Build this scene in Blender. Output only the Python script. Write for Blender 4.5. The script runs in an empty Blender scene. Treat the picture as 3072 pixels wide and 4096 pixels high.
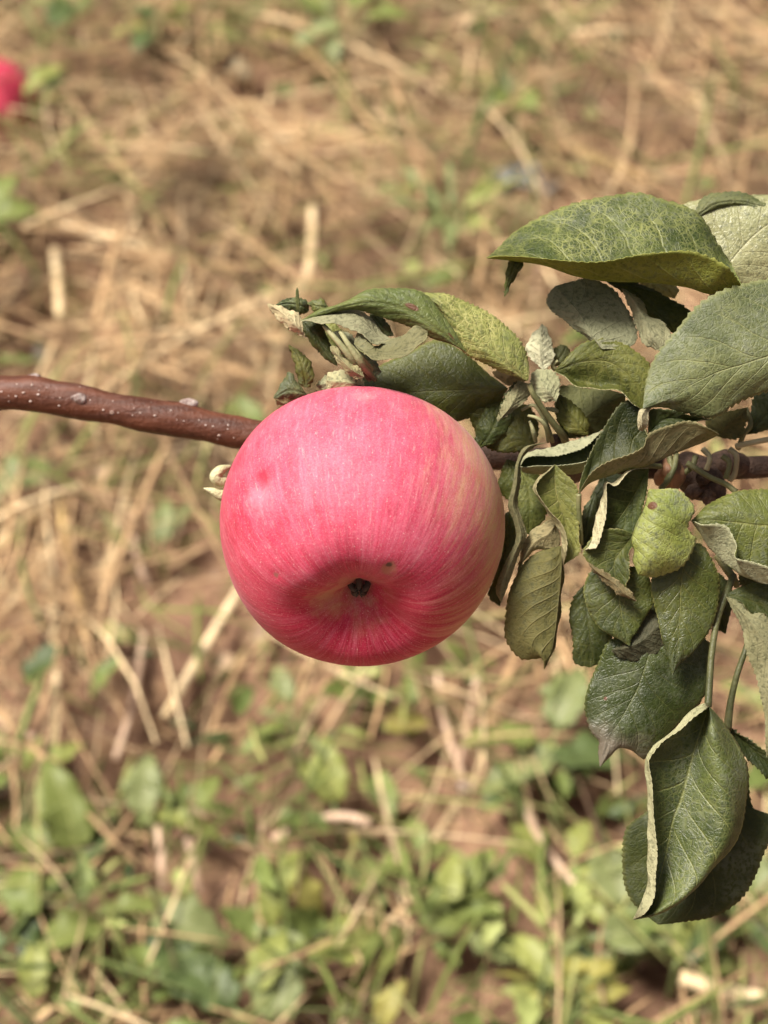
import bpy, math, random
import numpy as np
from mathutils import Vector, Matrix

random.seed(7)
rng = np.random.default_rng(11)
sc = bpy.context.scene
COL = sc.collection

# ------------------------------------------------------------------ camera
CAM_H = 0.85                 # metres above the ground
PITCH = math.radians(45)     # looking down
D0 = 0.45                    # distance to the apple
HALF_W, HALF_H = 0.2222, 0.2222 * 4 / 3
cam_d = bpy.data.cameras.new('camera')
cam = bpy.data.objects.new('camera', cam_d)
COL.objects.link(cam)
cam.location = (0, 0, CAM_H)
cam.rotation_euler = (math.radians(90) - PITCH, 0, 0)
cam_d.sensor_width = 36
cam_d.lens = 18 / HALF_H
cam_d.clip_start = 0.02
cam_d.clip_end = 200
cam_d.dof.use_dof = True
cam_d.dof.focus_distance = D0 - 0.012
cam_d.dof.aperture_fstop = 11.3
cam_d.dof.aperture_blades = 0
sc.camera = cam

# ------------------------------------------------------------------ sky, sun, exposure
SUN_EL, SUN_AZ = math.radians(66), math.radians(272)      # azimuth clockwise from +Y: high, from the left 
w = bpy.data.worlds.new('World'); sc.world = w; w.use_nodes = True
nt = w.node_tree; nt.nodes.clear()
sky = nt.nodes.new('ShaderNodeTexSky'); sky.sky_type = 'NISHITA'; sky.sun_disc = False
sky.sun_elevation = SUN_EL; sky.sun_rotation = SUN_AZ
sky.air_density = 0.5; sky.dust_density = 9.0; sky.ozone_density = 0.0
bg = nt.nodes.new('ShaderNodeBackground'); bg.inputs['Strength'].default_value = 0.058
wo = nt.nodes.new('ShaderNodeOutputWorld')
nt.links.new(sky.outputs[0], bg.inputs[0]); nt.links.new(bg.outputs[0], wo.inputs[0])
sun_d = bpy.data.lights.new('sun', 'SUN'); sun_d.energy = 4.0; sun_d.angle = math.radians(17); sun_d.color = (1.0, 0.95, 0.86)
sun = bpy.data.objects.new('sun', sun_d); COL.objects.link(sun)
sdir = Vector((math.sin(SUN_AZ) * math.cos(SUN_EL), math.cos(SUN_AZ) * math.cos(SUN_EL), math.sin(SUN_EL)))
sun.rotation_euler = (-sdir).to_track_quat('-Z', 'Y').to_euler()
sc.view_settings.view_transform = 'Standard'; sc.view_settings.look = 'None'
sc.view_settings.exposure = 0.80; sc.view_settings.gamma = 1.0
sc.render.engine = 'CYCLES'
sc.cycles.use_denoising = True
sc.cycles.use_light_tree = False
sc.cycles.use_adaptive_sampling = True; sc.cycles.adaptive_threshold = 0.025
sc.cycles.max_bounces = 4; sc.cycles.diffuse_bounces = 3; sc.cycles.glossy_bounces = 2; sc.cycles.transmission_bounces = 3

# ------------------------------------------------------------------ coordinates
RIGHT = np.array([1.0, 0, 0]); FWD = np.array([0, math.cos(PITCH), -math.sin(PITCH)]); UPV = np.array([0, math.sin(PITCH), math.cos(PITCH)])
CAMP = np.array([0, 0, CAM_H])
U = 2 * HALF_W * D0 / 3072           # one unit of the measuring grid, in metres at the apple

def W(x, y, z=0.0):
    """measured position (grid units) and height towards the viewer (grid units) -> world"""
    d = D0 - z * U
    return CAMP + d * (FWD + RIGHT * ((x / 3072 - .5) * 2 * HALF_W) - UPV * ((y / 4096 - .5) * 2 * HALF_H))

def GND(x, y, h=0.0):
    """point of the ground (display grid 1659 wide) at height h"""
    r = FWD + RIGHT * ((x / 1659 - .5) * 2 * HALF_W) - UPV * ((y / 2212 - .5) * 2 * HALF_H)
    t = (CAM_H - h) / -r[2]
    return CAMP + t * r

FRAMES = {'A': (1000, 700, 2072 / 1659), 'B': (1000, 1100, 1150 / 1659), 'C': (1900, 700, 1172 / 1659), 'D': (1900, 1400, 1172 / 1659),
          'E': (1900, 1900, 1172 / 1659), 'F': (2200, 2500, 872 / 1484), 'G': (2500, 1800, 572 / 844), 'H': (800, 1500, 1300 / 1659),
          'I': (0, 1400, 1100 / 1659), 'S': (0, 0, 1.0)}
def cv(fr, p):
    x0, y0, s = FRAMES[fr]
    return x0 + p[0] * s, y0 + p[1] * s

def catmull(P, n):
    """resample a polyline smoothly to n points by arc length"""
    P = np.asarray(P, float)
    if len(P) == 2:
        t = np.linspace(0, 1, n)[:, None]
        return P[0] * (1 - t) + P[1] * t
    Q = np.vstack([2 * P[0] - P[1], P, 2 * P[-1] - P[-2]])
    out = []
    for i in range(1, len(Q) - 2):
        p0, p1, p2, p3 = Q[i - 1:i + 3]
        t = np.linspace(0, 1, 24, endpoint=False)[:, None]
        out.append(.5 * ((2 * p1) + (-p0 + p2) * t + (2 * p0 - 5 * p1 + 4 * p2 - p3) * t ** 2 + (-p0 + 3 * p1 - 3 * p2 + p3) * t ** 3))
    out.append(P[-1:])
    C = np.vstack(out)
    L = np.r_[0, np.cumsum(np.linalg.norm(np.diff(C, axis=0), axis=1))]
    s = np.linspace(0, L[-1], n)
    return np.stack([np.interp(s, L, C[:, k]) for k in range(C.shape[1])], 1)

# ------------------------------------------------------------------ object helpers
def props(o, label=None, cat=None, group=None, kind=None):
    for k, v in (('label', label), ('category', cat), ('group', group), ('kind', kind)):
        if v: o[k] = v
    return o

def empty(name, loc, rot=(0, 0, 0)):
    o = bpy.data.objects.new(name, None); COL.objects.link(o)
    o.location = loc; o.rotation_euler = rot; o.empty_display_size = .01
    return o

def link(name, me, parent=None, loc=None):
    o = bpy.data.objects.new(name, me); COL.objects.link(o)
    if parent is not None: o.parent = parent
    if loc is not None: o.location = loc
    return o

def mesh(name, V, F, mats, midx=None, smooth=True, uv=None):
    me = bpy.data.meshes.new(name)
    V = np.asarray(V, np.float32)
    if isinstance(F, np.ndarray):
        k = F.shape[1]; nf = len(F)
        me.vertices.add(len(V)); me.vertices.foreach_set('co', V.ravel())
        me.loops.add(nf * k); me.loops.foreach_set('vertex_index', F.astype(np.int32).ravel())
        me.polygons.add(nf); me.polygons.foreach_set('loop_start', np.arange(0, nf * k, k, dtype=np.int32))
        me.polygons.foreach_set('loop_total', np.full(nf, k, np.int32))
        me.update(calc_edges=True)
    else:
        me.from_pydata(V.tolist(), [], F)
    if uv is not None:
        lay = me.uv_layers.new(name='UVMap')
        li = np.empty(len(me.loops), np.int32); me.loops.foreach_get('vertex_index', li)
        lay.data.foreach_set('uv', np.asarray(uv, np.float32)[li].ravel())
    for m in (mats if isinstance(mats, (list, tuple)) else [mats]): me.materials.append(m)
    if midx is not None: me.polygons.foreach_set('material_index', np.asarray(midx, np.int32))
    me.polygons.foreach_set('use_smooth', np.full(len(me.polygons), smooth, bool))
    me.update()
    return me

def grid_faces(nu, nv, off=0, wrap=False):
    i = np.arange(nu - 1)[:, None]; j = np.arange(nv if wrap else nv - 1)[None, :]
    j2 = (j + 1) % nv
    a = i * nv + j; b = i * nv + j2; c = (i + 1) * nv + j2; d = (i + 1) * nv + j
    return np.stack([a, b, c, d], -1).reshape(-1, 4) + off

def tube(P, R, seg=10, rough=0.0, caps=True, n=None):
    """tapered tube along points P; R radii (same count or 2)"""
    P = np.asarray(P, float)
    n = n or max(8, 6 * len(P))
    R = np.interp(np.linspace(0, 1, n), np.linspace(0, 1, len(R)), R)
    C = catmull(P, n)
    T = np.gradient(C, axis=0); T /= np.linalg.norm(T, axis=1)[:, None] + 1e-12
    a = np.array([.3, .5, .81]); a /= np.linalg.norm(a)
    V = []
    N = np.cross(T[0], a); N /= np.linalg.norm(N)
    for k in range(n):
        N = N - T[k] * np.dot(N, T[k]); N /= np.linalg.norm(N)
        B = np.cross(T[k], N)
        ph = np.linspace(0, 2 * np.pi, seg, endpoint=False)
        r = R[k] * (1 + rough * rng.standard_normal(seg)) if rough else np.full(seg, R[k])
        V.append(C[k] + r[:, None] * (np.cos(ph)[:, None] * N + np.sin(ph)[:, None] * B))
    V = np.vstack(V); F = grid_faces(n, seg, wrap=True)
    if caps:
        V = np.vstack([V, C[:1], C[-1:]])
        c0, c1 = n * seg, n * seg + 1
        j = np.arange(seg); j2 = (j + 1) % seg
        F = np.vstack([F, np.stack([j2, j, np.full(seg, c0), np.full(seg, c0)], 1), np.stack([(n - 1) * seg + j, (n - 1) * seg + j2, np.full(seg, c1), np.full(seg, c1)], 1)])
        F = [tuple(f[:3]) if f[2] == f[3] else tuple(f) for f in F.tolist()]
    return V, F

# ------------------------------------------------------------------ materials
class NT:
    def __init__(s, name):
        s.m = bpy.data.materials.new(name); s.m.use_nodes = True
        s.t = s.m.node_tree; s.t.nodes.clear()
        s.out = s.t.nodes.new('ShaderNodeOutputMaterial')
        s.b = s.t.nodes.new('ShaderNodeBsdfPrincipled')
        s.t.links.new(s.b.outputs[0], s.out.inputs[0])
    def n(s, typ, **kw):
        nd = s.t.nodes.new(typ)
        for k, v in kw.items(): setattr(nd, k, v)
        return nd
    def put(s, sock, v):
        if v is None: return
        if hasattr(v, 'is_output') or isinstance(v, bpy.types.NodeSocket): s.t.links.new(v, sock)
        else:
            if isinstance(v, (tuple, list)) and len(v) == 3 and sock.type == 'RGBA': v = (*v, 1)
            sock.default_value = v
    def math(s, op, a, b=None, c=None, clamp=False):
        nd = s.n('ShaderNodeMath', operation=op, use_clamp=clamp)
        for k, v in enumerate((a, b, c)): s.put(nd.inputs[k], v)
        return nd.outputs[0]
    def vmath(s, op, a, b=None):
        nd = s.n('ShaderNodeVectorMath', operation=op)
        s.put(nd.inputs[0], a); s.put(nd.inputs[1], b)
        return nd
    def mix(s, f, a, b, blend='MIX'):
        nd = s.n('ShaderNodeMix', data_type='RGBA', blend_type=blend)
        s.put(nd.inputs[0], f); s.put(nd.inputs[6], a); s.put(nd.inputs[7], b)
        return nd.outputs[2]
    def ramp(s, f, lo, hi, a=0.0, b=1.0):
        nd = s.n('ShaderNodeMapRange', interpolation_type='SMOOTHSTEP')
        for k, v in enumerate((f, lo, hi, a, b)): s.put(nd.inputs[k], v)
        return nd.outputs[0]
    def noise(s, vec, scale, detail=3, rough=.55, dist=0.0, dims='3D', wv=None):
        nd = s.n('ShaderNodeTexNoise', noise_dimensions=dims)
        s.put(nd.inputs['Vector'], vec); s.put(nd.inputs['Scale'], scale); s.put(nd.inputs['Detail'], detail)
        s.put(nd.inputs['Roughness'], rough); s.put(nd.inputs['Distortion'], dist)
        if wv is not None: s.put(nd.inputs['W'], wv)
        return nd.outputs[0]
    def voro(s, vec, scale, feature='F1', out='Distance', rnd=1.0):
        nd = s.n('ShaderNodeTexVoronoi', feature=feature)
        s.put(nd.inputs['Vector'], vec); s.put(nd.inputs['Scale'], scale); s.put(nd.inputs['Randomness'], rnd)
        return nd.outputs[out]
    def mapping(s, vec, scale=(1, 1, 1), loc=(0, 0, 0)):
        nd = s.n('ShaderNodeMapping'); s.put(nd.inputs[0], vec)
        nd.inputs['Scale'].default_value = scale; nd.inputs['Location'].default_value = loc
        return nd.outputs[0]
    def bump(s, h, strength=.3, dist=.001):
        nd = s.n('ShaderNodeBump'); nd.inputs['Strength'].default_value = strength; nd.inputs['Distance'].default_value = dist
        s.put(nd.inputs['Height'], h); s.put(s.b.inputs['Normal'], nd.outputs[0])
    def fin(s, col, rough=.5, spec=.5):
        s.put(s.b.inputs['Base Color'], col); s.put(s.b.inputs['Roughness'], rough); s.put(s.b.inputs['Specular IOR Level'], spec)
        return s.m

_lm = {}
def leaf_mat(side, c1, c2, vein, drytip=0.0, bloom=0.3, net=0.5, rough=.48, spec=.4, spots=(), seed=0.0, blot=0.0, veinw=1.0):
    """upper or under face of an apple leaf: UV u along the midrib, v across (0..1, 0.5 = midrib)"""
    key = (drytip, side, c1, c2, vein, bloom, net, rough, spots, seed, blot, veinw)
    if key in _lm: return _lm[key]
    t = NT('leaf_' + side)
    uvn = t.n('ShaderNodeUVMap', uv_map='UVMap').outputs[0]
    sep = t.n('ShaderNodeSeparateXYZ'); t.put(sep.inputs[0], uvn)
    u, v = sep.outputs[0], sep.outputs[1]
    pos = t.n('ShaderNodeTexCoord').outputs['Object']
    pos = t.vmath('ADD', pos, (seed * .37, seed * .21, seed * .11)).outputs[0]
    wob = t.math('MULTIPLY', t.math('SUBTRACT', t.noise(pos, 120, 2), .5), .06)
    sv = t.math('ADD', t.math('MULTIPLY', t.math('SUBTRACT', v, .5), 2.0), wob)
    av = t.math('ABSOLUTE', sv)
    # midrib
    mid = t.ramp(av, t.math('MULTIPLY', t.math('SUBTRACT', 1.25, u), .035 * veinw), 0.0)
    # side veins bowing towards the tip
    q = t.math('SUBTRACT', t.math('MULTIPLY', u, 8.0), t.math('MULTIPLY', t.math('POWER', av, .8), 2.3))
    q = t.math('ADD', q, t.math('MULTIPLY', t.math('SIGN', sv), .22))
    q = t.math('ADD', q, t.math('MULTIPLY', wob, 3.0))
    d = t.math('ABSOLUTE', t.math('SUBTRACT', t.math('FRACT', t.math('ADD', q, 50.0)), .5))
    lat = t.math('MULTIPLY', t.ramp(d, .060 * veinw, .0), t.ramp(av, 1.0, .45))
    big = t.math('MAXIMUM', mid, t.math('MULTIPLY', lat, .75))
    # fine net
    e = t.voro(pos, 1050, 'DISTANCE_TO_EDGE')
    e2 = t.voro(pos, 430, 'DISTANCE_TO_EDGE')
    netf = t.math('MAXIMUM', t.ramp(e2, .12, .01), t.math('MULTIPLY', t.ramp(e, .20, .02), .7))
    n1 = t.noise(pos, 45, 4, .6); n2 = t.noise(pos, 900, 3, .6); n3 = t.noise(pos, 140, 3, .6)
    col = t.mix(t.ramp(n1, .32, .68), c1, c2)
    col = t.mix(t.math('MULTIPLY', t.math('MULTIPLY', netf, net * .72), t.ramp(n3, .3, .65)), col, vein)
    # powdery bloom in patches and flecks
    pale = (0.42, 0.45, 0.30)
    bl = t.math('MULTIPLY', t.ramp(t.noise(t.vmath('ADD', pos, (3.1, 1.7, .4)).outputs[0], 60, 4, .65), .40, .72), t.ramp(n2, .35, .7))
    col = t.mix(t.math('MULTIPLY', bl, bloom), col, pale)
    col = t.mix(t.math('MULTIPLY', big, .50), col, vein)
    col = t.mix(t.math('MULTIPLY', t.ramp(n2, .48, .68), .45), col, (.012, .02, .006))
    # margin slightly paler, dry tips
    col = t.mix(t.math('MULTIPLY', t.ramp(av, .93, 1.0), .45), col, vein)
    if drytip > 0:
        col = t.mix(t.ramp(t.math('ADD', u, t.math('MULTIPLY', t.math('SUBTRACT', n3, .5), .25)), 1 - drytip, 1 - drytip * .45, 0, .85), col, (.24, .20, .155))
    if blot > 0:
        b = t.ramp(t.noise(t.vmath('ADD', pos, (7.3, .4, 2.2)).outputs[0], 150, 3, .5), .66, .74)
        col = t.mix(t.math('MULTIPLY', b, blot), col, (.13, .06, .045))
    for (su, s_v, r) in spots:
        du = t.math('MULTIPLY', t.math('SUBTRACT', u, su), 1.6); dv = t.math('SUBTRACT', v, s_v)
        dd = t.math('SQRT', t.math('ADD', t.math('MULTIPLY', du, du), t.math('MULTIPLY', dv, dv)))
        dd = t.math('ADD', dd, t.math('MULTIPLY', t.math('SUBTRACT', n3, .5), r * 1.4))
        col = t.mix(t.ramp(dd, r, r * .7), col, (.16, .075, .04))
    hgt = t.math('ADD', t.math('MULTIPLY', netf, -.35), t.math('ADD', t.math('MULTIPLY', big, -.9 if side == 'upper' else 1.2), t.math('MULTIPLY', n2, .5)))
    t.bump(hgt, .55, .0005)
    m = t.fin(col, t.math('ADD', rough, t.math('MULTIPLY', n1, .15)), spec)
    # leaves let some light through
    tr = t.n('ShaderNodeBsdfTranslucent'); t.put(tr.inputs[0], t.mix(.5, col, (.24, .32, .04)))
    mx = t.n('ShaderNodeMixShader'); mx.inputs[0].default_value = .34
    t.t.links.new(t.b.outputs[0], mx.inputs[1]); t.t.links.new(tr.outputs[0], mx.inputs[2]); t.t.links.new(mx.outputs[0], t.out.inputs[0])
    _lm[key] = m
    return m

# colour sets: (dark, light, vein)
UPC = {'green': ((0.025, 0.042, 0.008), (0.080, 0.106, 0.022), (0.284, 0.303, 0.100)),
       'grey': ((0.060, 0.083, 0.030), (0.142, 0.166, 0.068), (0.313, 0.330, 0.150)),
       'light': ((0.127, 0.160, 0.040), (0.235, 0.262, 0.071), (0.449, 0.441, 0.172)),
       'dark': ((0.016, 0.027, 0.005), (0.047, 0.064, 0.012), (0.138, 0.151, 0.047)),  # dark green leaves, and leaves whose shade is painted in
       'lime': ((0.107, 0.142, 0.025), (0.245, 0.275, 0.061), (0.449, 0.459, 0.178)),
       'pale': ((0.333, 0.358, 0.178), (0.468, 0.477, 0.264), (0.528, 0.523, 0.300)),
       'olive': ((0.055, 0.070, 0.011), (0.118, 0.133, 0.026), (0.245, 0.239, 0.071))}
UNC = {'pale': ((.29, .295, .165), (.41, .405, .245), (.46, .45, .28)),
       'greyolive': ((.20, .195, .094), (.30, .285, .155), (.38, .36, .20)),
       'lime': ((.115, .135, .016), (.19, .21, .032), (.37, .38, .11)),  # light coming through the leaf is painted into this back
       'olive': ((.095, .10, .032), (.16, .16, .058), (.24, .225, .10)),
       'tan': ((.25, .19, .09), (.34, .28, .135), (.38, .32, .17)),
       'white': ((.48, .45, .28), (.60, .57, .38), (.58, .54, .36)),
       'dim': ((.075, .075, .042), (.11, .108, .064), (.15, .145, .085))}  # back darkened by shade painted into the colour

THICK = 2.6 * U
def make_leaf(parent, fr, base, tip, strips, mid=1, up='green', under='pale', face=('up', 0), z0=0.0, zt=0.0, bloom=.3, net=.5,
              teeth=26, tooth=7.0, spots=(), blot=0.0, rough=.46, petiole=None, pet_r=(11, 9), ruffle=6.0, nu=None, seed=None, drytip=0.0, label=None, veinw=1.0, waxy=.4):
    """A leaf lofted through lengthwise strips. strips: [(z, [(x, y) ...]), ...] across the blade, mid = index of the midrib strip."""
    seed = random.uniform(0, 30) if seed is None else seed
    nu = max(36, int(teeth * 4)) + 1
    tooth = tooth * 1.15
    def pt(p, z):
        x, y = cv(fr, p[:2]); return (x, y, z + (p[2] if len(p) > 2 else 0))
    S = []
    bz, tz = z0, z0 + zt
    for k, (z, pts) in enumerate(strips):
        P = [pt(base, bz)]
        n = len(pts)
        for i, p in enumerate(pts):
            P.append(pt(p, z0 + z + zt * (i + 1) / (n + 1)))
        P.append(pt(tip, tz))
        S.append(catmull(np.array(P), nu))
    S = np.array(S)                                   # strip, u, 3 (grid units)
    # fine cross interpolation
    sub = 9
    X = []; vv = []
    K = len(S)
    Q = np.concatenate([[2 * S[0] - S[1]], S, [2 * S[-1] - S[-2]]])
    for i in range(1, K):
        p0, p1, p2, p3 = Q[i - 1], Q[i], Q[i + 1], Q[i + 2]
        for j in range(sub + (1 if i == K - 1 else 0)):
            t = j / sub
            X.append(.5 * ((2 * p1) + (-p0 + p2) * t + (2 * p0 - 5 * p1 + 4 * p2 - p3) * t * t + (-p0 + 3 * p1 - 3 * p2 + p3) * t ** 3))
            s = i - 1 + t
            vv.append(.5 * s / max(mid, 1e-6) if s <= mid and mid > 0 else .5 + .5 * (s - mid) / max(K - 1 - mid, 1e-6))
    X = np.array(X).transpose(1, 0, 2)                # u, v, 3
    vv = np.array(vv); nv = len(vv)
    uu = np.linspace(0, 1, nu)
    # teeth on both margins
    saw = (np.arange(nu) % 4) / 3.0
    amp = tooth * (saw - .5) * np.minimum(1, 8 * np.minimum(uu, 1 - uu)) * np.repeat(rng.uniform(.25, 1.25, nu // 4 + 2), 4)[:nu]
    for e, inn in ((0, 2), (nv - 1, nv - 3)):
        if (e == 0 and mid == 0) or (e == nv - 1 and mid == K - 1): continue
        d = X[:, e] - X[:, inn]; d /= np.linalg.norm(d, axis=1)[:, None] + 1e-6
        X[:, e] += d * amp[:, None]
    # normals
    def normals(X):
        a = np.gradient(X, axis=0); b = np.gradient(X, axis=1)
        N = np.cross(a, b); return N / (np.linalg.norm(N, axis=2)[..., None] + 1e-9)
    N = normals(X)
    # blistering between the side veins, a groove along the midrib, slow waves
    av = np.abs(vv * 2 - 1)[None, :]; sg = np.sign(vv * 2 - 1)[None, :]
    q = uu[:, None] * 8 - 2.3 * av ** .8 + .22 * sg + 50
    blis = np.abs(np.sin(np.pi * (q - .5))) ** .7 * np.clip(av * 4, 0, 1) * np.clip((1 - av) * 5, 0, 1)
    wave = np.sin(uu[:, None] * 9 + seed + 2 * vv[None, :]) * .6 + np.sin(uu[:, None] * 23 + seed * 3 + 5 * sg) * av ** 2 * .8
    env = np.clip(8 * np.minimum(uu, 1 - uu), 0, 1)[:, None]
    disp = (blis * 4.0 - 4.0 * np.exp(-(av / .06) ** 2) + wave * ruffle) * env
    # which way the upper face looks
    g0 = int(face[1] * sub + sub / 2)
    sgn = 1.0 if N[nu // 2, min(g0, nv - 1), 2] > 0 else -1.0
    if face[0] == 'under': sgn = -sgn
    X = X + N * (disp * sgn)[..., None]
    N = normals(X) * sgn
    top = X + N * (THICK / U / 2); bot = X - N * (THICK / U / 2)
    Vt = np.array([W(*p) for p in top.reshape(-1, 3)]); Vb = np.array([W(*p) for p in bot.reshape(-1, 3)])
    F = grid_faces(nu, nv)
    n = nu * nv
    Fb = F[:, ::-1] + n
    ring = np.r_[np.arange(nv), np.arange(1, nu) * nv + nv - 1, (nu - 1) * nv + np.arange(nv - 2, -1, -1), np.arange(nu - 2, 0, -1) * nv]
    r2 = np.roll(ring, -1)
    Fr = np.stack([ring, ring + n, r2 + n, r2], 1)
    Ft = F if sgn > 0 else F[:, ::-1]
    Fb = Fb if sgn > 0 else Fb[:, ::-1]
    Fr = Fr if sgn > 0 else Fr[:, ::-1]
    FF = np.vstack([Ft, Fb, Fr]); mi = np.r_[np.zeros(len(F)), np.ones(len(F)), np.ones(len(Fr))]
    uv = np.stack([np.repeat(uu, nv), np.tile(vv, nu)], 1); uv = np.vstack([uv, uv])
    jr = random.Random(int(seed * 977)); jb = jr.uniform(.86, 1.26); jh = jr.uniform(-.03, .13)
    jit = lambda cs: tuple(tuple(min(.9, c * jb * k) for c, k in zip(q, (1 + jh, 1.0, 1 - jh))) for q in cs)
    cu, cn = jit(UPC[up]), jit(UNC[under]); rough = rough + jr.uniform(-.10, .06)
    mats = [leaf_mat('upper', *cu, drytip=drytip, bloom=bloom, net=net, rough=rough, spots=spots, seed=round(seed, 2), blot=blot * .5, spec=waxy, veinw=veinw),
            leaf_mat('under', *cn, bloom=.18, net=.35, rough=.6, spots=spots, seed=round(seed, 2), blot=blot, spec=.3, veinw=1.3)]
    o0 = W(*pt(base, z0))
    pl = np.array(parent.location) if parent is not None else np.zeros(3)
    V = np.vstack([Vt, Vb]) - o0
    ob = link('leaf', mesh('leaf', V, FF, mats, mi, uv=uv), parent, o0 - pl)
    if label: ob['label'] = label
    if petiole:
        P = [W(*pt(p, 0)) - o0 for p in petiole]
        Vp, Fp = tube(P, [r * U for r in pet_r], 8)
        link('petiole', mesh('petiole', Vp, Fp, M_PET), ob)
    return ob

def simple(name, col, col2, rough=.6, scale=60, spec=.35, bump=.3):
    t = NT(name); pos = t.n('ShaderNodeTexCoord').outputs['Object']
    n1 = t.noise(pos, scale, 4, .6)
    t.bump(t.noise(pos, scale * 6, 3), bump, .001)
    return t.fin(t.mix(t.ramp(n1, .3, .7), col, col2), rough, spec)

M_PET = simple('petiole_skin', (.12, .13, .05), (.20, .19, .085), .5, 200)
M_PET_DARK = simple('dark_petiole_skin', (.05, .055, .02), (.10, .10, .04), .5, 200)
M_PET_PALE = simple('pale_petiole_skin', (.24, .235, .115), (.34, .325, .17), .6, 200)
M_SPUR = simple('spur_bark', (.045, .026, .018), (.11, .065, .045), .75, 260, bump=.8)
M_BUD = simple('bud_scale', (.20, .10, .055), (.33, .18, .10), .5, 180)
M_CREAM = simple('young_shoot', (.42, .41, .22), (.58, .56, .34), .6, 260, bump=.7)
M_TAN = simple('stipule_skin', (.32, .27, .15), (.42, .37, .22), .6, 200)

def bark_material():
    t = NT('branch_bark'); pos = t.n('ShaderNodeTexCoord').outputs['Object']
    st = t.mapping(pos, (1, 6, 6))
    n1 = t.noise(st, 55, 4, .6); n2 = t.noise(pos, 700, 4, .65); n3 = t.noise(pos, 26, 2)
    col = t.mix(t.ramp(n1, .3, .7), (.055, .016, .007), (.125, .040, .018))
    col = t.mix(t.math('MULTIPLY', t.ramp(n2, .5, .8), .5), col, (.20, .09, .07))
    # pale lenticels, some cells only
    vn = t.n('ShaderNodeTexVoronoi'); t.put(vn.inputs['Vector'], pos); vn.inputs['Scale'].default_value = 300
    sepc = t.n('ShaderNodeSeparateColor'); t.put(sepc.inputs[0], vn.outputs['Color'])
    some = t.math('GREATER_THAN', sepc.outputs[0], .55)
    size = t.math('MULTIPLY', t.math('POWER', sepc.outputs[1], 3.0), .22)
    dot = t.math('MULTIPLY', t.ramp(t.math('SUBTRACT', vn.outputs['Distance'], size), .05, -.02), some)
    dot = t.math('MULTIPLY', dot, t.ramp(n3, .38, .52))
    col = t.mix(t.math('MULTIPLY', dot, .55), col, (.50, .38, .32))
    # thin grey film along the older skin
    film = t.ramp(t.noise(st, 30, 3), .52, .78)
    col = t.mix(t.math('MULTIPLY', film, .22), col, (.34, .25, .23))
    t.bump(t.math('ADD', t.math('ADD', n2, n1), t.math('MULTIPLY', dot, 1.6)), .55, .001)
    return t.fin(col, t.math('ADD', .44, t.math('MULTIPLY', n1, .25)), .4)
M_BARK = bark_material()

# ------------------------------------------------------------------ ground
def soil_material():
    t = NT('soil'); pos = t.n('ShaderNodeTexCoord').outputs['Object']
    n1 = t.noise(pos, 5, 5, .6); n2 = t.noise(pos, 60, 5, .65); n3 = t.noise(pos, 260, 3)
    col = t.mix(t.ramp(n1, .35, .65), (.14, .078, .050), (.34, .20, .128))
    col = t.mix(t.math('MULTIPLY', t.ramp(n2, .45, .7), .65), col, (.42, .265, .15))
    col = t.mix(t.math('MULTIPLY', t.ramp(n3, .55, .75), .5), col, (.10, .055, .032))
    t.bump(t.math('ADD', n2, t.math('MULTIPLY', n3, .4)), .8, .01)
    return t.fin(col, .9, .15)
PITS = [(GND(590, 262), .07, .035), (GND(1320, 330), .05, .028), (GND(160, 630), .06, .03), (GND(75, 720), .05, .03), (GND(700, 815), .05, .03), (GND(470, 1650), .04, .04), (GND(1010, 1420), .04, .028), (GND(260, 1700), .035, .03), (GND(1360, 1690), .04, .03), (GND(840, 1800), .03, .03)]
def gh(x, y):
    """height of the ground"""
    pit = sum(dd * np.exp(-((x - q[0]) ** 2 + (y - q[1]) ** 2) / r ** 2) for q, dd, r in PITS)
    return (-pit + .010 * np.sin(x * 9.1 + 1.3) * np.cos(y * 7.3) + .006 * np.sin(x * 23 + y * 17) + .004 * np.sin(x * 41 - y * 37 + 2)
            + .05 * np.sin(x * 1.7 + .4) * np.sin(y * 1.1) * np.clip((np.abs(x) + np.abs(y) - 3) / 6, 0, 1))
ax = np.unique(np.r_[np.linspace(-40, -2, 30), np.linspace(-2, 2, 241), np.linspace(2, 40, 30)])
ay = np.unique(np.r_[np.linspace(-40, -.3, 24), np.linspace(-.3, 3.6, 237), np.linspace(3.6, 60, 40)])
gx, gy = np.meshgrid(ax, ay, indexing='ij')
gz = gh(gx, gy) + rng.normal(0, .0022, gx.shape)
gV = np.stack([gx, gy, gz], -1).reshape(-1, 3)
ground = link('ground', mesh('ground', gV, grid_faces(len(ax), len(ay))[:, ::-1].copy(), soil_material()))
props(ground, 'dry reddish brown soil under the straw and weeds', 'ground', kind='structure')
me = ground.data
if me.polygons[0].normal.z < 0: me.flip_normals()

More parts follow.
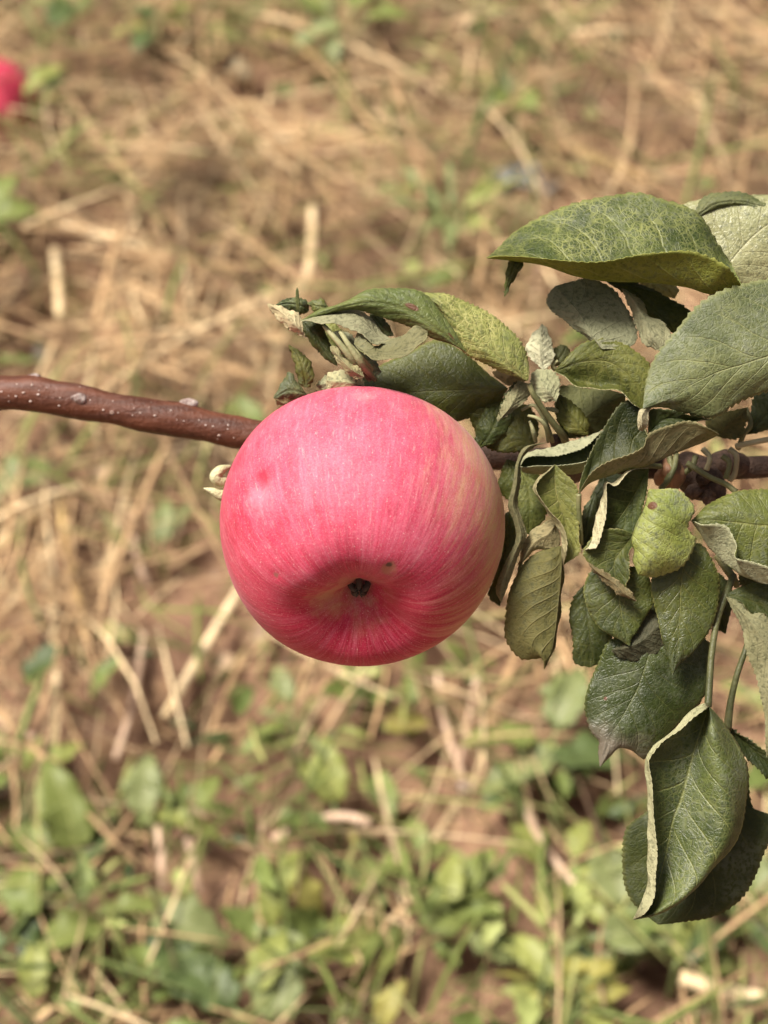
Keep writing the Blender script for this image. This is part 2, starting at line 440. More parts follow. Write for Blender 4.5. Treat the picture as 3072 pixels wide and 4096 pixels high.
# ---- straw
_gn = rng.uniform(0, 1, (90, 90))
def clump(x, y, cell=.055):
    u = (x + 2) / cell; v = (y + .5) / cell
    i = np.floor(u).astype(int); j = np.floor(v).astype(int); a = u - i; b = v - j
    a = a * a * (3 - 2 * a); b = b * b * (3 - 2 * b)
    g = lambda p, q: _gn[p % 90, q % 90]
    return g(i, j) * (1 - a) * (1 - b) + g(i + 1, j) * a * (1 - b) + g(i, j + 1) * (1 - a) * b + g(i + 1, j + 1) * a * b
def straw_material(name, c1, c2, c3, gap_shade=0.0):
    t = NT(name); g = t.n('ShaderNodeNewGeometry').outputs['Random Per Island']
    pos = t.n('ShaderNodeTexCoord').outputs['Object']
    col = t.mix(t.ramp(g, .03, .34), c1, c2); col = t.mix(t.ramp(g, .6, 1.0), col, c3)
    col = t.mix(t.math('MULTIPLY', t.ramp(t.noise(pos, 90, 3), .4, .7), .30), col, c1)
    col = t.mix(t.math('MULTIPLY', t.ramp(t.noise(pos, 11, 3), .50, .66), gap_shade), col, c1)  # clumps darkened: weathered straw and painted shade of the gaps
    return t.fin(col, .55, .35)
M_STRAW = straw_material('straw', (.060, .032, .017), (.66, .43, .225), (.97, .75, .44), .66)
M_STALK = simple('straw_stalk_skin', (.62, .45, .24), (.82, .64, .39), .5, 40)
M_STALK_PINK = simple('pale_stalk_skin', (.56, .38, .26), (.70, .50, .35), .5, 40)
M_STALK_GOLD = simple('golden_stalk_skin', (.50, .32, .12), (.66, .46, .20), .5, 40)
M_GRASS = straw_material('grass_blade', (.07, .10, .024), (.19, .225, .060), (.40, .39, .14))

def blades(n, sample, L, Wd, lift, orient, sides=3):
    """n thin bent stalks as one mesh. sample(n)->x,y ; orient(x,y)->angle"""
    xs, ys = sample(n); n = len(xs)
    th = orient(xs, ys); ln = rng.uniform(*L, n) * rng.uniform(.5, 1.2, n) * np.where(ys < Y1600, .6, 1.0); wd = np.clip(np.exp(rng.normal(math.log(Wd[0]), .55, n)), .0006, Wd[1])
    z0 = gh(xs, ys) + rng.uniform(.001, lift[0], n)
    rise = rng.normal(0, lift[1], n)
    bend = rng.normal(0, .045, n) * ln; sag = rng.uniform(0, .06, n) * ln
    k = 5
    t = np.linspace(0, 1, k)
    dx, dy = np.cos(th), np.sin(th)
    cx = xs[:, None] + (t - .5) * (ln * dx)[:, None] - (bend * dy)[:, None] * (4 * t * (1 - t))
    cy = ys[:, None] + (t - .5) * (ln * dy)[:, None] + (bend * dx)[:, None] * (4 * t * (1 - t))
    cz = z0[:, None] + np.abs(rise * ln)[:, None] * np.where((rise > 0)[:, None], t, 1 - t) + sag[:, None] * (4 * t * (1 - t))
    cz = np.maximum(cz, gh(cx, cy) + .001)
    C = np.stack([cx, cy, cz], -1)                     # n,k,3
    side = np.stack([-dy, dx, np.zeros(n)], -1)
    ph = np.linspace(0, 2 * np.pi, sides, endpoint=False) + rng.uniform(0, 6, n)[:, None]
    off = np.cos(ph)[:, :, None] * side[:, None, :] + np.sin(ph)[:, :, None] * np.array([0, 0, .5])
    taper = np.array([.7, 1, 1, .85, .25])
    V = C[:, :, None, :] + off[:, None, :, :] * (wd[:, None] * taper)[:, :, None, None] * .5
    V = V.reshape(-1, 3)
    F1 = grid_faces(k, sides, wrap=True)
    F = (F1[None] + (np.arange(n) * k * sides)[:, None, None]).reshape(-1, 4)
    return V, F

def px_of(x, y):
    """display-grid position of a ground point (only used to say where the ground is bare, weedy or strawy)"""
    d = np.stack([x, y, np.zeros_like(x)], -1) - CAMP
    f = d @ FWD
    return (d @ RIGHT / f / (2 * HALF_W) + .5) * 1659, (.5 - d @ UPV / f / (2 * HALF_H)) * 2212
def blob(x, y, cx, cy, rx, ry):
    p = GND(cx, cy); e = GND(cx + rx, cy); g = GND(cx, cy - ry)
    return np.exp(-((x - p[0]) / abs(e[0] - p[0])) ** 2 - ((y - p[1]) / abs(g[1] - p[1])) ** 2)
YB, YT = GND(830, 2212)[1], GND(830, 0)[1]
Y1600 = GND(830, 1600)[1]; Y1000 = GND(830, 1000)[1]
def straw_density(x, y):
    d = np.where(y > Y1000, 1.0, np.where(y > Y1600, .65, .60))
    d = d - .60 * blob(x, y, 430, 1380, 250, 170) - .45 * blob(x, y, 1400, 250, 330, 180) + .5 * blob(x, y, 300, 650, 420, 250)
    c = clump(x, y); d = d * (.25 + 1.9 * c * c)
    for q, dd, r in PITS: d = d * (1 - .95 * np.exp(-((x - q[0]) ** 2 + (y - q[1]) ** 2) / (1.2 * r) ** 2))
    return np.clip(d, .04, 1.4)
def weed_density(x, y):
    d = np.clip((Y1600 - y) / .14 + .30, 0, 1) * .9 + .75 * blob(x, y, 960, 480, 130, 190) + .6 * blob(x, y, 1130, 180, 130, 160) + .5 * blob(x, y, 210, 420, 90, 130) + 1.1 * blob(x, y, 740, 40, 170, 80) + .6 * blob(x, y, 480, 60, 140, 60) \
        + .9 * blob(x, y, 200, 50, 260, 80) + .35 * blob(x, y, 250, 1050, 200, 80) + .35 * blob(x, y, 700, 1530, 160, 80) + .17
    return np.clip(d, 0, 1)
def sampler(dens, x0=-1.3, x1=1.3, y0=.15, y1=2.6):
    def f(n):
        X = []; Y = []
        tot = 0
        while tot < n:
            x = rng.uniform(x0, x1, n); y = rng.uniform(y0, y1, n)
            k = rng.uniform(0, 1.4, n) < dens(x, y)
            X.append(x[k]); Y.append(y[k]); tot += k.sum()
        return np.concatenate(X)[:n], np.concatenate(Y)[:n]
    return f
def straw_orient(x, y):
    base = .9 * np.sin(x * 3 + 1) * np.cos(y * 2.3) + .15
    th = base + rng.normal(0, .75, len(x))
    up = rng.uniform(0, 1, len(x)) < np.where(y < Y1000, .5, .28)
    return np.where(up, np.pi / 2 + rng.normal(0, .35, len(x)), th)
V1, F1 = blades(44000, sampler(straw_density), (.03, .19), (.0016, .0060), (.050, .15), straw_orient)
straw = link('dry_straw', mesh('dry_straw', V1, F1, M_STRAW))
props(straw, 'tangled dry straw and dead grass lying over the soil', 'straw', kind='stuff')
V2, F2 = blades(8500, sampler(weed_density), (.04, .14), (.0021, .0055), (.055, .45), lambda x, y: rng.uniform(0, 6.28, len(x)))
grass = link('grass', mesh('grass', V2, F2, M_GRASS))
props(grass, 'sparse green grass blades growing up through the straw', 'grass', kind='stuff')

# ---- soil clods and crumbs
ico = bpy.data.meshes.new('tmp'); import bmesh
bm = bmesh.new(); bmesh.ops.create_icosphere(bm, subdivisions=1, radius=1); bm.to_mesh(ico); bm.free()
iv = np.array([v.co for v in ico.vertices]); iF = np.array([p.vertices for p in ico.polygons])
nc = 2600
cx, cy = rng.uniform(-.9, .9, nc), rng.uniform(.2, 2.3, nc); cr = rng.uniform(.0015, .0075, nc) * rng.uniform(.4, 1, nc)
Vc = iv[None] * (1 + .22 * rng.standard_normal((nc, len(iv), 1))) * cr[:, None, None] * np.array([1, 1, .7]) + np.stack([cx, cy, gh(cx, cy) + cr * .3], -1)[:, None]
Fc = (iF[None] + (np.arange(nc) * len(iv))[:, None, None]).reshape(-1, 3)
clods = link('soil_crumbs', mesh('soil_crumbs', Vc.reshape(-1, 3), Fc, ground.data.materials[0]))
props(clods, 'small brown crumbs of soil scattered between the straw', 'soil', kind='stuff')

# ---- weed leaves (shared shapes)
def weed_mat(name, c1, c2, vein):
    t = NT(name); uvn = t.n('ShaderNodeUVMap', uv_map='UVMap').outputs[0]
    sep = t.n('ShaderNodeSeparateXYZ'); t.put(sep.inputs[0], uvn)
    pos = t.n('ShaderNodeTexCoord').outputs['Object']
    oi = t.n('ShaderNodeObjectInfo').outputs['Random']
    av = t.math('ABSOLUTE', t.math('SUBTRACT', sep.outputs[1], .5))
    q = t.math('FRACT', t.math('ADD', t.math('SUBTRACT', t.math('MULTIPLY', sep.outputs[0], 6), t.math('MULTIPLY', av, 3)), 9))
    vn = t.math('MAXIMUM', t.ramp(av, .03, .005), t.math('MULTIPLY', t.ramp(t.math('ABSOLUTE', t.math('SUBTRACT', q, .5)), .08, .01), .6))
    col = t.mix(t.ramp(t.noise(pos, 50, 3), .3, .7), c1, c2)
    col = t.mix(t.math('MULTIPLY', oi, .45), col, c2)
    col = t.mix(t.math('MULTIPLY', vn, .5), col, vein)
    m = t.fin(col, .5, .4)
    tr = t.n('ShaderNodeBsdfTranslucent'); t.put(tr.inputs[0], t.mix(.4, col, (.3, .4, .05)))
    mx = t.n('ShaderNodeMixShader'); mx.inputs[0].default_value = .3
    t.t.links.new(t.b.outputs[0], mx.inputs[1]); t.t.links.new(tr.outputs[0], mx.inputs[2]); t.t.links.new(mx.outputs[0], t.out.inputs[0])
    return m
WM = {'lime': weed_mat('weed_lime', (0.187, 0.223, 0.046), (0.355, 0.371, 0.104), (0.468, 0.453, 0.193)),
      'green': weed_mat('weed_green', (0.122, 0.157, 0.032), (0.252, 0.288, 0.078), (0.393, 0.395, 0.154)),
      'dark': weed_mat('weed_dark', (0.061, 0.095, 0.027), (0.122, 0.165, 0.054), (0.206, 0.231, 0.092)),
      'blue': weed_mat('weed_bluegreen', (0.140, 0.182, 0.058), (0.281, 0.305, 0.124), (0.412, 0.405, 0.208)),
      'yellow': weed_mat('weed_yellow', (0.281, 0.264, 0.054), (0.412, 0.364, 0.101), (0.468, 0.412, 0.170)),
      'brown': weed_mat('weed_dry', (.22, .13, .07), (.36, .24, .14), (.44, .32, .2))}
def weed_leaf_mesh(mat, wid, curl, fold, pointed, lobes=0.0):
    nu, nv = 12, 7
    u = np.linspace(0, 1, nu); v = np.linspace(-1, 1, nv)
    prof = (np.sin(np.pi * u ** (.8)) ** (.7)) * (1 - pointed * u ** 3) * (1 + lobes * np.sin(u * 17))
    prof = prof * (1 + .10 * np.sin(u * 23 + wid * 40) + .07 * np.sin(u * 41)); prof[0] = .04; prof[-1] = .02
    side = 1 + .18 * np.sin(u * 5 + curl * 7)
    a = curl * u
    cx = np.cumsum(np.r_[0, np.cos(a[1:])]) / (nu - 1); cz = np.cumsum(np.r_[0, -np.sin(a[1:])]) / (nu - 1)
    Y = prof[:, None] * v[None] * wid * np.where(v[None] > 0, side[:, None], 2 - side[:, None]) + (.10 * np.sin(u * 2.4 + wid * 20) * u)[:, None]
    Z = cz[:, None] + np.abs(v)[None] * prof[:, None] * wid * fold + .035 * np.sin(u * 11 + curl * 3)[:, None] * v[None] + .03 * np.sin(u * 19)[:, None] * v[None] ** 2
    X = np.repeat(cx[:, None], nv, 1)
    V = np.stack([X, Y, Z], -1).reshape(-1, 3)
    V2 = V - np.array([0, 0, .008]); F = grid_faces(nu, nv); n = nu * nv
    ring = np.r_[np.arange(nv), np.arange(1, nu) * nv + nv - 1, (nu - 1) * nv + np.arange(nv - 2, -1, -1), np.arange(nu - 2, 0, -1) * nv]
    r2 = np.roll(ring, -1)
    uv = np.stack([np.repeat(u, nv), np.tile(v * .5 + .5, nu)], 1)
    return mesh('weed_leaf', np.vstack([V, V2]), np.vstack([F[:, ::-1], F + n, np.stack([ring, r2, r2 + n, ring + n], 1)]), WM[mat], uv=np.vstack([uv, uv]))
WL = {}
def wleaf(mat, shape):
    if (mat, shape) not in WL:
        s = {'oval': (.25, .8, .28, .3), 'broad': (.29, .9, .3, .4), 'long': (.13, .9, .3, .5), 'blade': (.055, 1.2, .5, .5), 'wide': (.34, .7, .25, .3)}[shape]
        WL[(mat, shape)] = weed_leaf_mesh(mat, *s)
    return WL[(mat, shape)]
def orient_leaf(o, d, roll, length):
    d = Vector(d).normalized()
    y = Vector((0, 0, 1)).cross(d)
    if y.length < 1e-3: y = Vector((0, 1, 0))
    y.normalize(); z = d.cross(y)
    R = Matrix((d, y, z)).transposed().to_4x4() @ Matrix.Rotation(roll, 4, 'X')
    o.rotation_euler = R.to_euler(); o.scale = (length,) * 3
M_WSTEM = simple('weed_stem_skin', (.16, .22, .07), (.28, .32, .13), .5, 80)

def plant(name, label, cat, px, py, leaves, group='low weeds on the ground', h0=.028):
    """leaves: (dx, dy, h, length, heading deg (0 = picture right, 90 = away), pitch deg, mat, shape, roll)"""
    if py < 700: h0 = .055
    b = GND(px, py, h0); b[2] = gh(b[0], b[1])
    root = empty(name, b); props(root, label, cat, group)
    S = 2 * HALF_W * np.linalg.norm(b - CAMP) / 1659      # metres per display unit here
    Vs = []; Fs = []; nvv = 0
    for (dx, dy, h, ln, hd, pt, mat, shape, roll) in leaves:
        st = np.array([dx * S, -dy * S * 1.35, h * S + h0])
        o = link('leaf', wleaf(mat, shape), root, st)
        a, p = math.radians(hd), math.radians(pt)
        orient_leaf(o, (math.cos(a) * math.cos(p), math.sin(a) * math.cos(p), math.sin(p)), math.radians(roll), ln * S)
        Vp, Fp = tube([np.array([0, 0, -.004]), np.array([st[0] * .3, st[1] * .3, st[2] * .55]), st], [.0016, .0011], 5, n=5)
        Vs.append(Vp); Fs += [tuple(i + nvv for i in f) for f in Fp]; nvv += len(Vp)
    link('stem', mesh('weed_stem', np.vstack(Vs), Fs, M_WSTEM), root)
    return root

R_ = random.Random(3)
def rosette(n, ln, mats, shapes, h=40, spread=26, pit=(5, 45)):
    out = []
    a0 = R_.uniform(0, 360)
    for k in range(n):
        a = a0 + 360 * k / n + R_.uniform(-25, 25); r = R_.uniform(.2, 1) * spread
        out.append((math.cos(math.radians(a)) * r, -math.sin(math.radians(a)) * r * .8, h * R_.uniform(.4, 1.1), ln * R_.uniform(.75, 1.2), a, R_.uniform(*pit),
                    R_.choice(mats), R_.choice(shapes), R_.uniform(-25, 25)))
    return out

plant('broadleaf_weed', 'dark green weed with smooth oval leaves right below the hanging apple leaves', 'weed', 1180, 1640,
      [(-20, 0, 50, 170, 165, 18, 'green', 'oval', 20), (20, 20, 40, 190, 190, 5, 'blue', 'oval', 10), (0, 30, 40, 210, 12, 12, 'dark', 'oval', -15),
       (20, -30, 50, 170, 60, 35, 'blue', 'broad', 0), (-40, 30, 20, 130, 215, 0, 'green', 'oval', 0)])
plant('lime_weed', 'single upright lime green leaf on a thin stalk below the apple', 'weed', 735, 1745, [(-15, -30, 30, 150, 95, 55, 'lime', 'broad', 0), (10, 0, 20, 70, 300, 10, 'yellow', 'long', 0)])
plant('broadleaf_weed', 'weed with a tall narrow green leaf at the left under the long straw', 'weed', 160, 1850, [(0, 0, 30, 210, 100, 50, 'green', 'oval', 15), (20, 10, 20, 130, 60, 25, 'dark', 'oval', 0), (-40, 0, 25, 150, 150, 20, 'green', 'oval', 0), (-60, -40, 20, 140, 120, 20, 'blue', 'oval', 0)])
plant('pale_weed', 'pale whitish green leaf beside a curved green blade, left of centre', 'weed', 330, 1790, [(-20, 0, 40, 140, 75, 45, 'blue', 'broad', 10), (40, -10, 50, 150, 120, 30, 'green', 'long', 20), (0, 0, 40, 190, 355, 6, 'lime', 'long', 0), (90, -20, 30, 100, 60, 20, 'green', 'oval', 0)])
plant('broadleaf_weed', 'weed with a pale bluish green folded leaf near the lower left', 'weed', 370, 1990, [(-30, 0, 60, 170, 330, 8, 'blue', 'broad', 15), (20, 10, 40, 130, 300, -5, 'lime', 'oval', 0), (-80, 20, 40, 160, 170, 10, 'green', 'oval', 0), (30, 30, 20, 150, 200, 10, 'dark', 'oval', 0)])
plant('lime_weed', 'pair of drooping lime leaves on a forked stem below the apple', 'weed', 610, 1970, [(-5, -40, 70, 130, 250, -20, 'lime', 'oval', 0), (20, -40, 70, 130, 310, -25, 'yellow', 'oval', 0), (0, -20, 60, 110, 60, 20, 'lime', 'oval', 0)])
plant('lime_weed', 'wide yellow-lime leaf lying flat near the bottom centre', 'weed', 690, 2060, [(-30, 0, 40, 170, 350, 8, 'lime', 'wide', -5), (20, 10, 30, 110, 20, 20, 'lime', 'broad', 0), (-20, 0, 20, 140, 160, 10, 'green', 'oval', 0)])
plant('plantain', 'grey-green plantain leaf with lengthwise ribs at the bottom edge', 'weed', 600, 2215, [(0, 0, 20, 200, 85, 38, 'blue', 'broad', 0), (-90, -20, 30, 190, 130, 25, 'dark', 'broad', 0), (-160, -30, 30, 190, 110, 25, 'dark', 'broad', 10), (-50, -40, 50, 150, 60, 30, 'lime', 'oval', 0)])
plant('grass_plant', 'bright green arching grass blade at the bottom centre', 'grass', 720, 2200, [(0, 0, 20, 260, 35, 35, 'green', 'blade', 60), (10, 0, 20, 250, 25, 25, 'lime', 'blade', 60), (90, 10, 10, 110, 50, 50, 'yellow', 'oval', 0)], 'grass plants on the ground')
plant('broadleaf_weed', 'broad soft green leaf right of centre near the bottom', 'weed', 970, 1990, [(-60, 0, 40, 190, 15, 12, 'green', 'wide', 10), (0, -20, 60, 120, 80, 30, 'lime', 'oval', 0), (40, 20, 20, 130, 340, 0, 'blue', 'oval', 0), (30, -60, 30, 120, 45, 35, 'green', 'oval', 0)])
plant('broadleaf_weed', 'small weed with one long green leaf pointing left, below the apple', 'weed', 900, 1850, [(0, 0, 30, 140, 190, 10, 'green', 'oval', 25), (10, 0, 20, 80, 30, 25, 'green', 'oval', 0)])
plant('broadleaf_weed', 'light green wide leaf in shade under the lowest apple leaf', 'weed', 1360, 2040, [(-60, 0, 50, 210, 10, 10, 'blue', 'wide', -8), (-10, -50, 60, 170, 100, 25, 'blue', 'broad', 0), (60, 0, 40, 120, 345, 0, 'green', 'oval', 0), (-70, 20, 20, 160, 190, 0, 'dark', 'broad', 0)])
plant('broadleaf_weed', 'small light green oval leaf near the bottom right', 'weed', 1460, 2080, [(0, 0, 40, 150, 50, 20, 'lime', 'oval', 10), (30, 0, 20, 110, 0, 10, 'green', 'oval', 0)])
plant('lime_weed', 'clump of crinkled yellow-lime leaves at the bottom edge', 'weed', 1230, 2170, rosette(7, 100, ['lime', 'yellow', 'lime'], ['broad', 'oval'], 50, 70, (10, 50)) + rosette(5, 80, ['yellow', 'lime'], ['broad'], 80, 60))
plant('grass_plant', 'green grass tuft beside the crinkled lime weed at the bottom', 'grass', 1180, 2110, rosette(7, 120, ['green', 'lime', 'yellow'], ['blade', 'long'], 30, 20, (35, 75)), 'grass plants on the ground')
plant('leafy_weed', 'bright green leafy clump at the top edge above the apple', 'weed', 740, 40, [(-30, 0, 40, 120, 120, 30, 'green', 'broad', 0), (20, 0, 50, 120, 60, 25, 'green', 'broad', 0), (0, 20, 30, 120, 200, 10, 'blue', 'oval', 0), (50, 10, 40, 110, 10, 15, 'green', 'oval', 0), (-20, 40, 20, 80, 270, 0, 'blue', 'oval', 0)])
plant('leafy_weed', 'small dark and light green weed near the top left', 'weed', 330, 80, rosette(5, 80, ['green', 'dark', 'lime'], ['oval', 'broad'], 40, 25))
plant('leafy_weed', 'grey-green narrow weed leaf at the top left corner', 'weed', 115, 90, [(0, 10, 30, 110, 60, 20, 'dark', 'oval', 20), (-60, -40, 30, 90, 20, 30, 'green', 'long', 0), (50, -30, 30, 80, 70, 40, 'green', 'long', 0)])
plant('leafy_weed', 'green leaf at the left edge below the fallen apple', 'weed', 5, 470, [(-20, 0, 30, 110, 60, 40, 'green', 'broad', 0), (-20, 20, 30, 110, 10, 20, 'green', 'broad', 15)])
plant('grass_plant', 'light green grass blades leaning right of the fallen apple', 'grass', 60, 240, [(0, 0, 10, 140, 55, 30, 'lime', 'long', 10), (40, 0, 10, 110, 70, 20, 'dark', 'long', 0), (20, 20, 5, 100, 30, 20, 'yellow', 'blade', 0)], 'grass plants on the ground')
plant('leafy_weed', 'vivid green weed in the straw above the topmost apple leaf', 'weed', 1105, 220, rosette(6, 75, ['green', 'green', 'dark'], ['oval', 'long'], 40, 22, (10, 60)))
plant('grass_plant', 'soft green grass patch between the left and top apple leaves', 'grass', 975, 500, rosette(9, 170, ['green', 'lime', 'blue'], ['blade', 'long'], 20, 45, (30, 75)), 'grass plants on the ground')
plant('leafy_weed', 'bluish green leaf at the left edge below the branch', 'weed', 30, 1080, [(-30, 0, 40, 170, 35, 20, 'blue', 'broad', 0), (-20, 20, 30, 150, 160, 10, 'dark', 'oval', 0)])
plant('leafy_weed', 'blue-green weed leaf left of the apple beside short straws', 'weed', 345, 1170, [(0, 0, 20, 110, 80, 40, 'blue', 'oval', 0), (-40, 0, 20, 110, 40, 10, 'blue', 'long', 0), (30, -20, 25, 100, 75, 30, 'blue', 'long', 0)])
plant('leafy_weed', 'small green sprigs on the soil just under the apple', 'weed', 640, 1570, rosette(8, 85, ['green', 'blue', 'lime'], ['oval', 'long'], 30, 90, (5, 40)))
plant('leafy_weed', 'two small green leaves below the right side of the apple', 'weed', 890, 1520, [(0, 0, 20, 70, 90, 40, 'green', 'broad', 0), (-60, 50, 20, 120, 20, 5, 'yellow', 'oval', 0), (-10, -60, 20, 80, 60, 20, 'green', 'oval', 0)])
plant('leafy_weed', 'tiny green weed in a dark hollow beside the olive apple leaf', 'weed', 1010, 1400, rosette(4, 60, ['green', 'dark'], ['oval'], 25, 18))
plant('broadleaf_weed', 'green and pale leaves crowding the bottom left corner', 'weed', 110, 2080, [(0, 0, 60, 150, 30, 10, 'green', 'broad', 0), (-60, -40, 60, 150, 90, 25, 'green', 'oval', 0), (40, -90, 50, 160, 160, 5, 'green', 'broad', 10), (-20, 70, 20, 130, 85, 40, 'lime', 'oval', 0), (90, -60, 40, 170, 20, 15, 'green', 'long', 0), (-90, 10, 50, 150, 140, 20, 'dark', 'broad', 0)])
plant('broadleaf_weed', 'mixed green weed leaves beside the lowest apple leaf tip', 'weed', 1230, 1880, rosette(7, 120, ['green', 'lime', 'blue'], ['oval', 'long', 'broad'], 40, 70, (5, 45)))
plant('broadleaf_weed', 'green weed leaves behind the lowest apple leaf at the right edge', 'weed', 1600, 1980, rosette(6, 130, ['green', 'blue', 'dark'], ['oval', 'broad'], 30, 60, (5, 35)))
plant('leafy_weed', 'low greens between the straws at the left, under the bare soil', 'weed', 60, 1700, rosette(7, 120, ['green', 'blue', 'lime'], ['oval', 'long'], 30, 80, (5, 45)))

# more ground cover as one mass of small leaves
def leaf_mass(n, dens, size=(.012, .035), hh=(.004, .022)):
    xs, ys = sampler(dens)(n)
    Ls = []; Fs = []; uvs = []
    src = [weed_leaf_mesh('green', w_, c_, f_, .3) for w_, c_, f_ in ((.24, .7, .3), (.13, 1.0, .4), (.30, .5, .3), (.19, 1.6, .5), (.09, .6, .5), (.26, -.5, .45), (.16, .3, .2))]
    arr = []
    for m in src:
        a = np.empty(len(m.vertices) * 3, np.float32); m.vertices.foreach_get('co', a)
        f = np.array([list(p.vertices) for p in m.polygons]); arr.append((a.reshape(-1, 3)[:84], f[(f < 84).all(1)]))
    nvv = 0
    for x, y in zip(xs, ys):
        a, f = arr[rng.integers(len(arr))]
        o = bpy_rot(rng.uniform(0, 6.28), rng.uniform(-.1, .7), rng.uniform(-.4, .4))
        s = rng.uniform(*size)
        Ls.append((a * s) @ o.T + np.array([x, y, gh(x, y) + rng.uniform(*hh)])); Fs.append(f + nvv); nvv += len(a)
    return np.vstack(Ls), np.vstack(Fs)
def bpy_rot(yaw, pit, roll):
    return np.array(Matrix.Rotation(yaw, 3, 'Z') @ Matrix.Rotation(-pit, 3, 'Y') @ Matrix.Rotation(roll, 3, 'X'))
M_COVER = straw_material('ground_cover_leaf', (.028, .048, .009), (.145, .18, .045), (.38, .41, .14))
Vm, Fm = leaf_mass(2500, lambda x, y: np.clip(weed_density(x, y) - .05, 0, 1), (.010, .040), (.008, .050))
cover = link('weeds', mesh('weeds', Vm, Fm, M_COVER)); props(cover, 'small green ground cover leaves growing among the straw', 'weeds', kind='stuff')
M_LITTER = straw_material('leaf_litter', (.14, .08, .045), (.30, .19, .11), (.46, .33, .2))
Vm, Fm = leaf_mass(1500, lambda x, y: np.full_like(x, .8))
litter = link('leaf_litter', mesh('leaf_litter', Vm, Fm, M_LITTER)); props(litter, 'brown dead leaf bits scattered over the soil', 'litter', kind='stuff')

# ---- single stalks of straw one can pick out
def stalk(label, pts, wd, mat, h=(.012, .012), flat=.55):
    hs = np.linspace(h[0], h[-1], len(pts)) if len(h) == 2 else h
    P = [GND(p[0], p[1], hh) for p, hh in zip(pts, hs)]
    for p in P: p[2] += max(0, gh(p[0], p[1]))
    S = 2 * HALF_W * np.linalg.norm(P[0] - CAMP) / 1659
    Vp, Fp = tube([p - P[0] for p in P], [wd * S * .5, wd * S * .52, wd * S * .45], 8)
    o = link('straw_stalk', mesh('straw_stalk', Vp, Fp, mat), None, P[0])
    props(o, label, 'straw', 'single straw stalks')
    # joint on the stalk
    q = (P[0] + P[-1]) * .5 - P[0] if len(P) == 2 else P[len(P) // 2] - P[0]
    return o
stalk('thick pale straw slanting out from under the apple at lower left', [(545, 1235), (440, 1410), (355, 1550)], 22, M_STALK, (.03, .014, .012))
stalk('short pinkish straw pointing down from behind the bottom of the apple', [(802, 1400), (786, 1470), (770, 1545)], 24, M_STALK_PINK, (.02, .014))
stalk('golden straw left of the apple, second from the left of the upright ones', [(128, 1080), (150, 1200), (190, 1395)], 18, M_STALK_GOLD, (.02, .012))
stalk('longest upright straw near the left edge, bent in the middle', [(95, 1190), (115, 1330), (122, 1560), (105, 1735)], 18, M_STALK, (.02, .012))
stalk('pale straw on the bare soil, left of the slanting thick one', [(312, 1380), (290, 1520), (250, 1640)], 15, M_STALK_PINK, (.016, .012))
stalk('short blunt straw with a broken end beside the blue-green leaf', [(280, 1105), (293, 1190), (318, 1262)], 16, M_STALK_PINK, (.016, .012))
stalk('short straw crossing the golden one at left', [(275, 1085), (245, 1190), (215, 1270)], 17, M_STALK, (.018, .012))
stalk('upright bent straw rising above the curled leaf left of centre', [(676, 450), (668, 580), (630, 665)], 20, M_STALK, (.03, .016))
stalk('pale upright straw behind the small leaves under the top leaf', [(1166, 560), (1158, 660), (1145, 780)], 20, M_STALK_PINK, (.03, .014))
stalk('wide pale straw lying level in the upper left straw', [(510, 318), (640, 300), (740, 295), (860, 262)], 20, M_STALK, (.022, .022))
stalk('golden straw slanting down to the right above the top leaf', [(1215, 312), (1300, 350), (1420, 405)], 22, M_STALK_GOLD, (.02, .016))
stalk('thin golden straw near the right edge above the pale leaf', [(1498, 180), (1525, 270), (1565, 365)], 15, M_STALK, (.018, .014))
stalk('yellow straw slanting in the upper left, right of the green tuft', [(460, 280), (505, 370), (560, 480)], 13, M_STALK, (.016, .014))
stalk('left one of two straws meeting in a point below the apple', [(945, 1450), (960, 1560), (1000, 1680)], 13, M_STALK_PINK, (.018, .012))
stalk('right one of two straws meeting in a point below the apple', [(1030, 1460), (1010, 1570), (985, 1680)], 13, M_STALK_PINK, (.018, .012))
stalk('pale bent blade lying level in the weeds below the apple', [(590, 1815), (680, 1772), (750, 1765), (800, 1780)], 22, M_STALK_PINK, (.02, .024))
stalk('short upright straw in the lower left weeds, left of a pair', [(342, 1790), (350, 1850), (352, 1925)], 18, M_STALK_PINK, (.03, .016))
stalk('short upright straw in the lower left weeds, right of a pair', [(405, 1820), (420, 1870), (432, 1930)], 15, M_STALK_PINK, (.028, .014))
stalk('thick cream straw at the bottom right edge', [(1470, 2110), (1560, 2140), (1720, 2180)], 34, M_STALK, (.026, .022))
stalk('pale green-tinged stalk slanting below the dark oval weed', [(1125, 1680), (1150, 1780), (1215, 1880), (1290, 1960)], 17, M_STALK_PINK, (.024, .016))
stalk('pale straw crossing at the left edge below the blue-green leaf', [(-40, 1215), (50, 1130), (170, 1050)], 26, M_STALK, (.022, .018))
stalk('thin straw slanting in from the left edge above the weeds', [(-30, 1545), (40, 1580), (110, 1610)], 14, M_STALK_PINK, (.018, .014))
stalk('pale straw lying level in the brightest straw left of centre', [(120, 490), (250, 530), (380, 560)], 22, M_STALK, (.026, .02))
stalk('upright pale straw in the straw above the branch', [(118, 540), (125, 600), (130, 690)], 22, M_STALK, (.03, .018))

